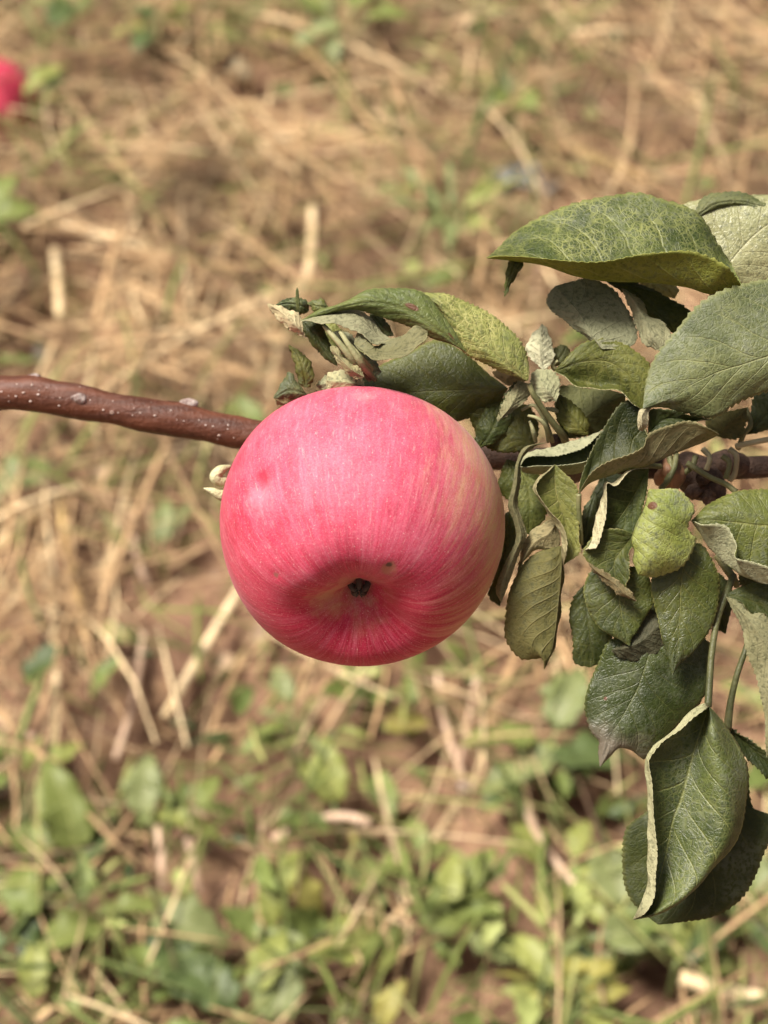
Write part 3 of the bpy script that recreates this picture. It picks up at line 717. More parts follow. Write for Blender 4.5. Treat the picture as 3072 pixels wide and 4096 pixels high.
# broad yellowish blade lying in the upper straw
b = empty('grass_plant', GND(520, 70, .01)); props(b, 'broad yellow-green dead blade bending down right at the top centre', 'grass', 'grass plants on the ground')
P = np.array([GND(500, 55, .025), GND(600, 75, .03), GND(680, 120, .028), GND(765, 205, .012)])
C_ = catmull(P, 20); T_ = np.gradient(C_, axis=0); T_ /= np.linalg.norm(T_, axis=1)[:, None]
sd = np.cross(T_, [0, 0, 1.0]); wv = .007 * np.sin(np.pi * np.linspace(.15, 1, 20)) ** .6 + .001
Vb = np.stack([C_ + sd * wv[:, None], C_ + [0, 0, -.003], C_ - sd * wv[:, None]], 1).reshape(-1, 3)
Vb2 = Vb - [0, 0, .0008]
Fb_ = grid_faces(20, 3)
link('blade', mesh('blade', np.vstack([Vb, Vb2]) - np.array(b.location), np.vstack([Fb_, Fb_[:, ::-1] + 60]), WM['yellow'], uv=np.tile(np.stack([np.repeat(np.linspace(0, 1, 20), 3), np.tile([0, .5, 1], 20)], 1), (2, 1))), b)

# stones, chips, a plastic scrap
def rock(name, label, cat, px, py, size, mat, squash=.7, h=0.0, seed=0):
    r = np.random.default_rng(seed)
    bm = bmesh.new(); bmesh.ops.create_icosphere(bm, subdivisions=3, radius=1)
    ks = r.normal(0, 2.2, (6, 3)); ph = r.uniform(0, 6, 6)
    for v in bm.verts:
        c = np.array(v.co); f = 1 + .09 * sum(math.sin(k @ c + p) for k, p in zip(ks, ph))
        v.co = Vector(c * f * np.array([1, .8, squash]))
    me = bpy.data.meshes.new(name); bm.to_mesh(me); bm.free(); me.materials.append(mat)
    for p in me.polygons: p.use_smooth = True
    g = GND(px, py, 0); S = 2 * HALF_W * np.linalg.norm(g - CAMP) / 1659
    g[2] = gh(g[0], g[1]) + size * S * squash * .4 + h
    o = link(name, me, None, g); o.scale = (size * S,) * 3; o.rotation_euler = (0, 0, r.uniform(0, 6))
    return props(o, label, cat)
M_PEB = simple('pebble', (.52, .38, .30), (.66, .52, .43), .7, 60)
M_GREY = simple('grey_stone', (.32, .30, .25), (.45, .43, .36), .8, 60)
M_CREAMST = simple('cream_chip', (.55, .47, .30), (.70, .62, .42), .7, 60)
rock('pebble', 'pinkish white pebble on dark soil below the apple at left', 'pebble', 515, 1635, 17, M_PEB, .7, .004, 1)
rock('pebble', 'pale pink clod at left edge of the lower soil', 'pebble', 30, 1610, 16, M_PEB, .6, 0, 6)
rock('stone', 'upright grey stone in the straw above the branch at left', 'stone', 75, 690, 26, M_GREY, 1.3, 0, 2)
rock('stone', 'cream coloured chip beside a dark hole in the upper straw', 'stone', 522, 195, 24, M_CREAMST, .9, .01, 3)
rock('stone', 'small grey-pink stone under the dark oval weed at right', 'stone', 1010, 1690, 18, M_PEB, .5, 0, 4)
# crumpled scrap
nS = 14
a = np.linspace(-1, 1, nS); X_, Y_ = np.meshgrid(a, a, indexing='ij')
Zs = .35 * np.sin(X_ * 5 + Y_ * 3) * np.cos(Y_ * 6 - X_ * 2) + .25 * np.sin(X_ * 9 - Y_ * 7) + .3 * (1 - X_ ** 2)
Vs = np.stack([X_ * (1 + .25 * np.sin(Y_ * 6)), Y_ * .5 * (1 + .3 * np.sin(X_ * 4)), Zs * .5], -1).reshape(-1, 3)
Vs = np.vstack([Vs, Vs - [0, 0, .04]]); Fs_ = grid_faces(nS, nS)
M_SCRAP = simple('blue_grey_film', (.09, .105, .12), (.25, .275, .30), .5, 60, .4)
g = GND(1130, 390, .04); sc_o = link('plastic_scrap', mesh('plastic_scrap', Vs, np.vstack([Fs_, Fs_[:, ::-1] + nS * nS]), M_SCRAP), None, g)
sc_o.scale = (.024, .030, .028); sc_o.rotation_euler = (.1, .2, .3)
props(sc_o, 'crumpled blue-grey plastic scrap in the straw left of the top leaf', 'litter')

# ------------------------------------------------------------------ apples
def apple_material(name):
    t = NT(name); pos = t.n('ShaderNodeTexCoord').outputs['Object']      # unit apple, +Z = calyx, camera-up is +Y, +X right
    sep = t.n('ShaderNodeSeparateXYZ'); t.put(sep.inputs[0], pos)
    x, y, z = sep.outputs
    rad = t.math('SQRT', t.math('ADD', t.math('MULTIPLY', x, x), t.math('MULTIPLY', y, y)))
    nx = t.math('DIVIDE', x, t.math('ADD', rad, .02)); ny = t.math('DIVIDE', y, t.math('ADD', rad, .02))
    com = t.n('ShaderNodeCombineXYZ'); t.put(com.inputs[0], nx); t.put(com.inputs[1], ny); t.put(com.inputs[2], t.math('MULTIPLY', z, .16))
    mer = com.outputs[0]
    s1 = t.noise(mer, 13, 5, .7); s2 = t.noise(mer, 34, 4, .7); s3 = t.noise(mer, 5, 3, .5)
    big = t.noise(pos, 1.7, 3, .5); med = t.noise(pos, 5, 4, .6); fine = t.noise(pos, 42, 3, .6)
    # yellow ground on the right cheek, broken up by the streaks
    cheek = t.math('ADD', t.math('MULTIPLY', x, 1.0), t.math('ADD', t.math('MULTIPLY', y, -.10), t.math('MULTIPLY', z, -.20)))
    cheek = t.math('ADD', cheek, t.math('ADD', t.math('MULTIPLY', t.math('SUBTRACT', s1, .5), 1.1), t.math('MULTIPLY', t.math('SUBTRACT', big, .5), .5)))
    yel = t.ramp(cheek, .24, .90)
    red = t.mix(t.ramp(s2, .3, .7), (.33, .007, .030), (.52, .027, .074))
    red = t.mix(t.math('MULTIPLY', t.ramp(s1, .45, .70), .34), red, (.64, .14, .21))
    red = t.mix(t.math('MULTIPLY', t.ramp(med, .4, .7), .4), red, (.42, .020, .045))
    col = t.mix(t.math('MULTIPLY', yel, .88), red, t.mix(t.ramp(s2, .35, .65), (.62, .40, .15), (.62, .25, .16)))
    # rim of the calyx basin a little greenish tan
    tan = t.math('MULTIPLY', t.ramp(rad, .40, .10), t.ramp(t.noise(pos, 6, 3), .40, .62))
    col = t.mix(t.math('MULTIPLY', tan, .55), col, (.42, .24, .12))
    # waxy bloom plus painted highlight: hazy pale pink, heavier towards the top
    blo = t.math('MULTIPLY', t.ramp(t.math('ADD', t.math('MULTIPLY', y, .75), t.math('MULTIPLY', t.math('SUBTRACT', med, .5), 1.2)), -.10, 1.05), .30)
    blo = t.math('ADD', blo, t.math('MULTIPLY', t.ramp(s1, .5, .75), .08))
    blo = t.math('MULTIPLY', blo, t.ramp(fine, .15, .60, .55, 1.0))
    col = t.mix(blo, col, (.76, .34, .46))
    # lenticels
    vn = t.n('ShaderNodeTexVoronoi'); t.put(vn.inputs['Vector'], pos); vn.inputs['Scale'].default_value = 26
    sc_ = t.n('ShaderNodeSeparateColor'); t.put(sc_.inputs[0], vn.outputs['Color'])
    dot = t.math('MULTIPLY', t.ramp(vn.outputs['Distance'], .15, .05), t.math('MULTIPLY', t.math('GREATER_THAN', sc_.outputs[0], .25), .45))
    col = t.mix(dot, col, (.80, .52, .48))
    fl = t.ramp(t.noise(mer, 70, 2, .7), .60, .72)
    col = t.mix(t.math('MULTIPLY', fl, .28), col, (.80, .45, .42))
    gr = t.noise(pos, 95, 3, .7)
    col = t.mix(t.math('MULTIPLY', t.ramp(gr, .52, .68), .16), col, (.85, .50, .48))
    col = t.mix(t.math('MULTIPLY', t.ramp(gr, .48, .34), .30), col, (.34, .01, .03))
    # scabs, dimple tones; top highlight and lit basin wall painted into the skin
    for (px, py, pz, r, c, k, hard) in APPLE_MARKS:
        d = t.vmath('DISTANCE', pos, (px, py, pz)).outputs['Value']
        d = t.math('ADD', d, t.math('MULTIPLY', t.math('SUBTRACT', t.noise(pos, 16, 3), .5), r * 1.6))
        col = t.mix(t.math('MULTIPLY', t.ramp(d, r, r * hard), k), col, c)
    t.bump(t.math('ADD', t.math('MULTIPLY', fine, .5), t.math('MULTIPLY', t.noise(pos, 9, 3), .8)), .05, .02)
    m = t.fin(col, t.math('ADD', .50, t.math('MULTIPLY', fine, .14)), .22)
    t.b.inputs['Sheen Weight'].default_value = .10; t.b.inputs['Sheen Roughness'].default_value = .5
    t.b.inputs['Sheen Tint'].default_value = (1, .82, .84, 1)
    t.b.inputs['Subsurface Weight'].default_value = .0
    return m

PROF = [(0, .56), (.05, .55), (.085, .575), (.15, .63), (.25, .70), (.38, .762), (.51, .772), (.66, .705), (.81, .55), (.93, .32), (1.0, .03), (.985, -.25), (.89, -.52), (.71, -.71),
        (.47, -.79), (.27, -.74), (.13, -.61), (.04, -.50), (0, -.48)]
NU_, NP_ = 110, 144
pc = catmull(np.array(PROF), NU_)
phi = np.linspace(0, 2 * np.pi, NP_, endpoint=False)
rho = pc[:, 0][:, None]; hh = pc[:, 1][:, None]
near = np.exp(-((rho - .33) / .30) ** 2) * (hh > 0)
lob = 1 + 0 * phi[None]
ridge = .013 * np.cos(5 * phi[None] + .55) * near + .012 * np.cos(3 * phi[None] - .8) * near
AV = np.stack([np.cos(phi)[None] * rho * (1 + .010 * np.cos(2 * phi[None] + .5) + .012 * np.cos(phi[None] + .6) + .008 * np.cos(3 * phi[None])),
               np.sin(phi)[None] * rho * (1 + .010 * np.cos(2 * phi[None] + .5) - .008 * np.sin(phi[None])), hh + ridge], -1)
AV[..., 2] = np.where(hh > 0, AV[..., 2], AV[..., 2])
APV = AV.reshape(-1, 3)
# orientation: calyx towards the camera and down
TILT = math.radians(44)
R_AX = 564 * U
ap_c = W(1440, 2117, 0)
zc = -FWD * math.cos(TILT) - UPV * math.sin(TILT)
xc = RIGHT; yc = np.cross(zc, xc)
RM = Matrix((Vector(xc), Vector(yc), Vector(zc))).transposed()
def on_apple(hx, hy):
    """skin point (unit apple) seen at H-frame position"""
    x, y = cv('H', (hx, hy)); dx, dy = (x - 1444) / 566, -(y - 2103) / 566
    dz = math.sqrt(max(0, .93 - dx * dx - dy * dy))
    p = RIGHT * dx + UPV * dy - FWD * dz
    q = np.array([p @ xc, p @ yc, p @ zc])
    i = np.argmin(np.linalg.norm(APV / (np.linalg.norm(APV, axis=1)[:, None] + 1e-9) - q / np.linalg.norm(q), axis=1) + (np.linalg.norm(APV, axis=1) < .58))
    return APV[i].copy()
dm = [(on_apple(355, 545), .085, .050), (on_apple(985, 960), .05, .016), (on_apple(415, 985), .035, .012), (on_apple(650, 690), .05, .007), (on_apple(975, 1200), .13, .030)]
for c, r, k in dm:
    d2 = np.sum((APV - c) ** 2, 1)
    APV = APV - (APV / (np.linalg.norm(APV, axis=1)[:, None] + 1e-9)) * (k * np.exp(-d2 / r ** 2))[:, None]
g1 = on_apple(350, 620)
APPLE_MARKS = [(*on_apple(978, 960), .085, (.36, .15, .09), .8, .3), (*on_apple(978, 935), .026, (.07, .045, .03), .85, .4), (*on_apple(418, 985), .030, (.20, .10, .07), .7, .4),
               (*g1, .20, (.74, .32, .38), .30, 0.0), (*on_apple(860, 130), .14, (.80, .46, .46), .22, 0.0), (*on_apple(355, 510), .09, (.46, .02, .05), .75, 0.0),
               (*on_apple(640, 1190), .24, (.50, .27, .14), .75, 0.0), (*on_apple(1050, 1250), .25, (.36, .012, .03), .5, 0.0)]  # pale top patch and tan basin patch are painted light
M_APPLE = apple_material('apple_skin')
Fap = grid_faces(NU_, NP_, wrap=True)
me_ap = mesh('apple_body', APV, Fap, M_APPLE)
if True:
    bmx = bmesh.new(); bmx.from_mesh(me_ap); bmesh.ops.remove_doubles(bmx, verts=bmx.verts, dist=1e-5); bmesh.ops.recalc_face_normals(bmx, faces=bmx.faces); bmx.to_mesh(me_ap); bmx.free()
    me_ap.polygons.foreach_set('use_smooth', np.ones(len(me_ap.polygons), bool))
apple = empty('apple', ap_c); props(apple, 'large ripe pink-red apple hanging from the branch, its blossom end towards the viewer', 'apple')
body = link('body', me_ap, apple); body.scale = (R_AX,) * 3; body.rotation_euler = RM.to_euler()
# calyx: dry sepals and stamens in the basin
M_CAL = simple('calyx_dry', (.035, .024, .016), (.12, .09, .06), .9, 6)
Vs = []; Fs = []; nvv = 0
for k in range(5):
    a = k * 2 * math.pi / 5 + .3
    d = np.array([math.cos(a), math.sin(a), 0])
    Vp, Fp = tube([d * .065 + [0, 0, .545], d * .050 + [0, 0, .59], d * .018 + [0, 0, .615], d * .035 + [0, 0, .635]], [.026, .022, .014, .004], 6)
    Vs.append(Vp); Fs += [tuple(i + nvv for i in f) for f in Fp]; nvv += len(Vp)
for k in range(9):
    a = k * .7 + .1; d = np.array([math.cos(a), math.sin(a), 0])
    Vp, Fp = tube([d * .03 + [0, 0, .55], d * .02 * R_.uniform(.3, 2) + [0, 0, .60 + .03 * R_.random()]], [.008, .005], 5)
    Vs.append(Vp); Fs += [tuple(i + nvv for i in f) for f in Fp]; nvv += len(Vp)
me_cal = mesh('calyx', np.vstack(Vs), Fs, M_CAL)
cal = link('calyx', me_cal, apple); cal.scale = body.scale; cal.rotation_euler = body.rotation_euler
# stalk out of the stem cavity, back up to the spur
RMn = np.array(RM)
st0 = RMn @ (np.array([0, 0, -.48]) * R_AX); st1 = RMn @ (np.array([0, 0, -.74]) * R_AX)
BR_BACK = W(1500, 1790, -720) - ap_c
Vp, Fp = tube([st0, st1, (st1 + BR_BACK) / 2 + [0, 0, .004], BR_BACK], [20 * U, 17 * U, 24 * U], 10)
link('stalk', mesh('apple_stalk', Vp, Fp, M_PET_DARK), apple)

# fallen apple at the left edge
g = GND(-20, 228, .05); S = 2 * HALF_W * np.linalg.norm(g - CAMP) / 1659
fa = empty('fallen_apple', g); props(fa, 'fallen red apple on the straw at the left edge', 'apple')
fb = link('body', me_ap, fa); fb.scale = (.040,) * 3; fb.rotation_euler = (-.9, .2, 3.0)
fc = link('calyx', me_cal, fa); fc.scale = fb.scale; fc.rotation_euler = fb.rotation_euler

# ------------------------------------------------------------------ branch
br = empty('apple_branch', W(1500, 1800, -700)); props(br, 'reddish brown apple branch with leaves crowded at its right end', 'branch')
BO = np.array(br.location)
bp = [(-3600, 1150, -760), (-2200, 1380, -730), (-900, 1540, -700), (-300, 1585, -690), (0, 1572, -680), (180, 1585, -680), (400, 1625, -680), (700, 1680, -685), (930, 1722, -690), (1250, 1775, -705),
      (1700, 1815, -720), (2100, 1838, -600), (2400, 1850, -520), (2700, 1870, -460), (3000, 1870, -430), (3300, 1850, -430), (3900, 1790, -420)]
Rb = [105, 98, 92, 82, 74, 72, 70, 70, 70, 66, 62, 58, 52, 50, 48, 44, 40, 30]
zf = 1 + 680 * U / D0           # radii measured at the picture plane, branch stands further back
Pb = [W(*p) - BO for p in bp]
nB = 260; segB = 28
Cb = catmull(np.array(Pb), nB)
# radii: by control point
Lc = np.linspace(0, 1, nB)
Vb_, Fb_ = tube(Pb, [r * U * zf for r in Rb], segB, rough=0, n=nB)
ctr = Cb
# uneven skin: slow swellings, nodes
N_ = nB * segB
Vv = Vb_[:N_].reshape(nB, segB, 3); dirs = Vv - ctr[:, None]; rr = np.linalg.norm(dirs, axis=2)
ang = np.linspace(0, 2 * np.pi, segB, endpoint=False)
kk = np.arange(nB)[:, None]
swell = 1 + .035 * np.sin(kk * .21 + 1) + .03 * np.sin(kk * .47 + 2 * np.cos(ang)[None] + .7) + .018 * np.sin(kk * .9 + 3 * np.sin(ang)[None]) + .012 * rng.standard_normal((nB, segB))
for (sx, sy, amp, rad) in ((135, 1510, .20, 75), (750, 1610, .22, 70), (310, 1600, .16, 90), (900, 1780, .14, 90), (620, 1700, .08, 110)):
    c = W(sx, sy, -640) - BO
    swell = swell + amp * np.exp(-np.sum((Vv - c) ** 2, 2) / (rad * U * zf) ** 2)
Vb_[:N_] = (ctr[:, None] + dirs * swell[..., None]).reshape(-1, 3)
mb = [1 if Vb_[f[0]][0] + BO[0] > .012 else 0 for f in Fb_]
link('wood', mesh('branch_wood', Vb_, Fb_, [M_BARK, M_SPUR], mb), br)
# buds / scars on the bare wood
M_SCAR = simple('bud_scar', (.10, .05, .04), (.50, .42, .38), .7, 500)
def lump(name, c, rad, scale, mat, seed):
    r = np.random.default_rng(seed)
    bm = bmesh.new(); bmesh.ops.create_icosphere(bm, subdivisions=3, radius=1)
    ks = r.normal(0, 3, (5, 3)); ph = r.uniform(0, 6, 5)
    for v in bm.verts:
        q = np.array(v.co); f = 1 + .10 * sum(math.sin(k @ q + p) for k, p in zip(ks, ph))
        v.co = Vector(q * f * np.array(scale) * rad)
    me = bpy.data.meshes.new(name); bm.to_mesh(me); bm.free(); me.materials.append(mat)
    me.polygons.foreach_set('use_smooth', np.ones(len(me.polygons), bool))
    return link(name, me, br, c - BO)
lump('bud', W(312, 1595, -608), 26 * U, (1.2, .8, 1.0), M_SCAR, 5)
lump('bud', W(140, 1515, -668), 26 * U, (1.3, .8, .8), M_SCAR, 6)
lump('bud', W(752, 1612, -672), 30 * U, (1.5, .8, .8), M_SCAR, 7)
# lenticel dots along the left length of wood
M_LEN = simple('lenticel', (.42, .32, .27), (.60, .50, .45), .7, 300)
vs = []; fs = []; nvv = 0
dots = [(120, 210), (205, 210), (148, 262), (118, 272), (230, 243), (240, 278), (187, 333), (358, 300), (358, 352), (5, 243), (1385, 450), (1372, 490), (1400, 540), (668, 298), (945, 405), (790, 400), (865, 370),
        (1085, 425), (1115, 430), (1190, 415), (1225, 440), (705, 388), (60, 300), (300, 230), (560, 300), (620, 380), (820, 345), (910, 345), (1010, 360), (1290, 440), (1320, 520)]
for (ix, iy) in dots:
    x, y = cv('I', (ix, iy))
    p0 = W(x, y, 0); d = p0 - CAMP; d /= np.linalg.norm(d)
    rel = Vb_[:N_] + BO - CAMP
    t_ = rel @ d; off = np.linalg.norm(rel - t_[:, None] * d, axis=1)
    cand = np.where(off < 16 * U * zf)[0]
    if len(cand) == 0: continue
    i = cand[np.argmin(t_[cand])]
    c = Vb_[i]; r_ = R_.uniform(2.5, 7.0) * U
    vs.append(iv * r_ * [1.3, .9, .9] + c); fs.append(iF + nvv); nvv += len(iv)
if vs:
    o = link('lenticels', mesh('lenticels', np.vstack(vs), np.vstack(fs), M_LEN), br); o['kind'] = 'stuff'

def twig(name, fr, pts, r, mat, seg=8):
    P = [W(*cv(fr, p[:2]), p[2]) for p in pts]
    Vp, Fp = tube([p - P[0] for p in P], [q * U for q in r], seg)
    return link(name, mesh(name, Vp, Fp, mat), br, P[0] - BO)
# fruiting spur and its scars, buds, leaf stalks
twig('spur', 'D', [(1180, 640, -420), (1260, 720, -330), (1330, 780, -260), (1370, 860, -230)], (60, 90, 80, 40), M_SPUR, 14)
twig('spur', 'D', [(1500, 650, -420), (1400, 640, -330), (1320, 660, -300)], (50, 60, 40), M_SPUR, 12)
twig('spur', 'D', [(560, 700, -560), (500, 640, -380), (470, 560, -280), (450, 500, -200)], (45, 40, 30, 22), M_SPUR, 12)
lump('bud', W(*cv('D', (1110, 700)), -190), 62 * U, (.95, .9, 1.25), M_BUD, 12)
lump('bud', W(*cv('D', (1240, 800)), -160), 36 * U, (1, .9, 1), M_SPUR, 13)
lump('bud', W(*cv('D', (1320, 830)), -150), 30 * U, (1, .9, 1), M_SPUR, 14)
lump('bud', W(*cv('D', (1290, 720)), -180), 34 * U, (1, .9, 1), M_SPUR, 15)
for pts in ([(1140, 590, -140), (1130, 660, -110), (1100, 730, -100), (1050, 790, -110)], [(1100, 600, -150), (1110, 680, -120), (1080, 750, -110)],
            [(1200, 640, -120), (1330, 720, -90), (1420, 760, -90), (1480, 805, -80)], [(1480, 545, -120), (1560, 525, -80), (1700, 500, -60)],
            [(1530, 330, -150), (1560, 420, -140), (1520, 480, -160), (1490, 560, -200)], [(1400, 600, -150), (1440, 640, -140), (1420, 730, -150)],
            [(1290, 560, -170), (1330, 610, -150), (1310, 680, -160)], [(950, 660, -80), (1000, 655, -90), (1050, 660, -130)], [(1250, 600, -150), (1230, 660, -140), (1180, 700, -160)],
            [(1440, 560, -160), (1480, 600, -150), (1470, 700, -170), (1440, 740, -180)]):
    twig('leaf_stalk', 'D', pts, (13, 11, 12), random.choice([M_PET, M_PET, M_TAN]))
twig('leaf_stalk', 'D', [(305, 190, 30), (335, 260, 20), (420, 385, -40), (500, 490, -120), (520, 560, -250)], (11, 13, 16, 18), M_PET)
for pts in ([(265, 340, -60), (330, 312, -40), (375, 360, -50), (420, 460, -100), (440, 520, -160)], [(300, 372, -50), (350, 385, -40), (400, 430, -60), (415, 520, -140)],
            [(400, 330, -80), (450, 340, -70), (470, 350, -80)], [(310, 400, -70), (330, 460, -80), (345, 520, -120)], [(470, 60, -60), (440, 90, -70), (480, 130, -90)]):
    twig('stipule', 'D', pts, (6, 10, 8), M_PET_PALE)
for pts in ([(520, 325, 140), (580, 420, 150), (650, 520, 120), (720, 600, -20)], [(425, 290, 130), (520, 400, 150), (600, 500, 120), (690, 600, -20)], [(560, 390, 140), (640, 480, 130), (700, 545, 40)]):
    twig('leaf_stalk', 'B', pts, (9, 15, 12), M_PET_PALE)
twig('leaf_stalk', 'G', [(640, 740, -60), (598, 850, 10), (545, 1000, 50), (512, 1200, 80), (497, 1400, 110), (490, 1515, 130)], (15, 13, 13, 15), M_PET_DARK)
twig('leaf_stalk', 'G', [(760, 1020, -60), (715, 1170, -30), (660, 1330, -20), (622, 1500, -30), (605, 1650, -40)], (14, 12, 13, 17), M_PET_DARK)
twig('leaf_stalk', 'G', [(540, 620, -100), (600, 700, -80), (640, 760, -60), (660, 800, -80)], (16, 18, 14), M_PET)
# cream shoot tip peeping out left of the apple
for pts, r in (([(1400, 800, -250), (1330, 790, -230), (1300, 765, -220), (1330, 725, -220), (1390, 700, -240)], (16, 24, 26, 20, 6)),
               ([(1400, 880, -250), (1330, 875, -220), (1280, 850, -210), (1228, 835, -210)], (26, 24, 16, 3))):
    twig('shoot_tip', 'I', pts, r, M_CREAM, 10)

# ------------------------------------------------------------------ leaves
L = lambda *a, **k: make_leaf(br, *a, **k)
# top big leaf, V-folded: far half shows its face, near half its back, painted lime as if lit through
L('C', (1520, 640), (62, 470), [(-200, [(1440, 480), (1380, 380), (1290, 245), (1200, 180), (1060, 135), (930, 95), (800, 112), (600, 155), (400, 222), (235, 315), (140, 410)]),
                                 (-110, [(1430, 570), (1250, 400), (1000, 330), (700, 330), (400, 370), (200, 440)]),
                                 (0, [(1340, 665), (1200, 625), (1000, 603), (740, 600), (560, 568), (400, 508), (250, 480)]),
                                 (130, [(1440, 530), (1330, 465), (1190, 425), (1000, 450), (750, 485), (480, 486), (250, 450)])],
  mid=2, up='green', under='lime', face=('up', 0), bloom=.5, net=1.0, z0=120, teeth=34, tooth=10, label='large folded leaf at the top with a lime green back')
L('C', (240, 440), (165, 692), [(0, [(190, 490), (178, 560)]), (10, [(225, 500), (195, 590)]), (0, [(275, 490), (240, 560)])], up='green', under='olive', z0=60, teeth=4, tooth=4)
# pale leaf at the top right edge
L('C', (1330, 690), (2050, 60), [(-60, [(1230, 300), (1170, 180), (1300, 132), (1440, 96), (1560, 120), (1800, 110)]), (0, [(1420, 520), (1600, 330), (1800, 200)]),
                                 (-30, [(1500, 640), (1750, 560), (1950, 380)])], up='pale', under='pale', z0=-180, bloom=.5, net=.25, teeth=28, rough=.38, waxy=.6, label='pale grey-green leaf at the top right edge')
L('C', (1200, 280), (1900, 130), [(0, [(1300, 128), (1440, 90), (1560, 112), (1700, 150)]), (30, [(1350, 170), (1500, 150), (1700, 190)]), (0, [(1330, 220), (1500, 180), (1700, 240)])], up='grey', under='pale', z0=-230, bloom=.4, teeth=20)
# big right leaf
L('A', (1990, 470), (1258, 748), [(-40, [(1900, 360), (1760, 325), (1659, 332), (1590, 345), (1500, 375), (1430, 420), (1370, 490), (1300, 580), (1268, 660)]),
                                   (0, [(1800, 530), (1659, 580), (1500, 632), (1380, 690)]),
                                   (-50, [(1900, 560), (1760, 650), (1659, 692), (1560, 732), (1485, 778), (1400, 768), (1320, 742)])],
  up='grey', under='pale', z0=220, bloom=.75, net=.35, teeth=36, tooth=10, rough=.5, label='big dull grey-green leaf at the right edge with its tip pointing left')
L('D', (1000, 325), (950, 462), [(20, [(930, 345), (922, 440)]), (40, [(950, 360), (945, 420)]), (20, [(985, 350), (980, 420)])], up='pale', under='white', face=('under', 0), z0=180, teeth=3, tooth=2, ruffle=1)
# grey-backed leaf with brown flecks
L('C', (720, 985), (455, 628), [(-20, [(640, 935), (540, 850), (430, 765), (400, 700)]), (20, [(660, 905), (600, 800), (520, 700)]), (0, [(860, 980), (915, 935), (905, 840), (850, 740), (780, 640), (660, 588), (560, 600)])],
  face=('under', 0), under='pale', up='green', z0=60, zt=-170, blot=.6, teeth=22, tooth=6, label='leaf turned over to its grey back with brown flecks')
L('C', (830, 640), (1060, 1000), [(0, [(860, 720), (905, 830), (960, 960)]), (35, [(890, 700), (960, 820), (1010, 920)]), (0, [(920, 690), (985, 795), (1070, 835), (1115, 910)])], face=('under', 0), under='pale', up='green', z0=-40, zt=110, teeth=12)
L('C', (740, 600), (1140, 905), [(0, [(850, 680), (960, 790), (1050, 850)]), (20, [(900, 650), (1000, 740), (1090, 830)]), (0, [(900, 606), (1060, 675), (1210, 765), (1190, 850)])], up='dark', under='greyolive', z0=-90, teeth=14)
L('C', (900, 560), (1130, 700), [(0, [(960, 650), (1060, 680)]), (10, [(1000, 600), (1090, 650)]), (0, [(1050, 580), (1150, 640)])], up='pale', under='pale', z0=-260, teeth=8)
# dark green leaf with curled pale rim, centre right
L('A', (975, 628), (1262, 760), [(10, [(1000, 600), (1055, 545), (1110, 527), (1160, 526), (1230, 560), (1282, 610), (1280, 680)]), (20, [(1060, 600), (1150, 600), (1230, 660)]),
                                  (-10, [(1040, 655), (1110, 672), (1170, 672), (1215, 715)]), (60, [(1040, 668), (1100, 685), (1165, 690), (1225, 728)])], mid=1, up='olive', under='pale', z0=30, bloom=.15, net=.5, teeth=24)
L('D', (520, 500), (860, 250), [(0, [(460, 380), (475, 210), (640, 215), (760, 230)]), (30, [(600, 400), (700, 330), (780, 290)]), (0, [(640, 490), (750, 430), (830, 330)])], face=('under', 0), under='olive', up='green', z0=-150, teeth=16, veinw=1.4)
L('D', (640, 480), (470, 250), [(0, [(640, 400), (560, 300)]), (15, [(580, 420), (510, 330)]), (0, [(540, 470), (470, 400)])], up='olive', under='olive', z0=-80, teeth=8)
# small pale ones between the clusters
L('A', (940, 625), (935, 476), [(0, [(890, 580), (886, 550), (905, 510)]), (25, [(930, 570), (930, 520)]), (0, [(972, 595), (968, 540), (955, 500)])], face=('under', 0), under='white', up='pale', z0=-30, zt=-70, teeth=10)
L('A', (965, 610), (1010, 545), [(0, [(965, 570), (985, 548)]), (10, [(990, 590), (1005, 565)]), (0, [(1020, 605), (1030, 575)])], up='grey', under='pale', z0=-110, teeth=6)
L('D', (460, 290), (320, 130), [(0, [(390, 290), (325, 230), (315, 170)]), (30, [(400, 220), (360, 160)]), (0, [(480, 220), (470, 140), (400, 108)])], face=('under', 0), under='pale', up='grey', z0=30, zt=-80, teeth=12, blot=.4)
L('D', (130, 405), (250, 175), [(0, [(125, 380), (150, 320), (190, 240)]), (15, [(200, 320), (240, 240)]), (0, [(250, 320), (305, 270), (310, 200)])], face=('under', 0), under='greyolive', up='dark', z0=-10, teeth=10)
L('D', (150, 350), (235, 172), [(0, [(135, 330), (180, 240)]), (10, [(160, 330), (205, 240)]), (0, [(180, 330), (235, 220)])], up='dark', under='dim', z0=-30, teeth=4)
L('D', (330, 560), (-60, 240), [(0, [(250, 580), (80, 560), (-20, 420)]), (20, [(240, 460), (100, 360)]), (0, [(360, 420), (290, 310), (120, 260)])], up='olive', under='olive', z0=-230, teeth=20)
L('D', (20, 560), (180, 300), [(0, [(0, 480), (60, 340)]), (15, [(80, 480), (120, 400)]), (0, [(140, 500), (210, 400)])], up='green', under='olive', z0=-200, teeth=10)
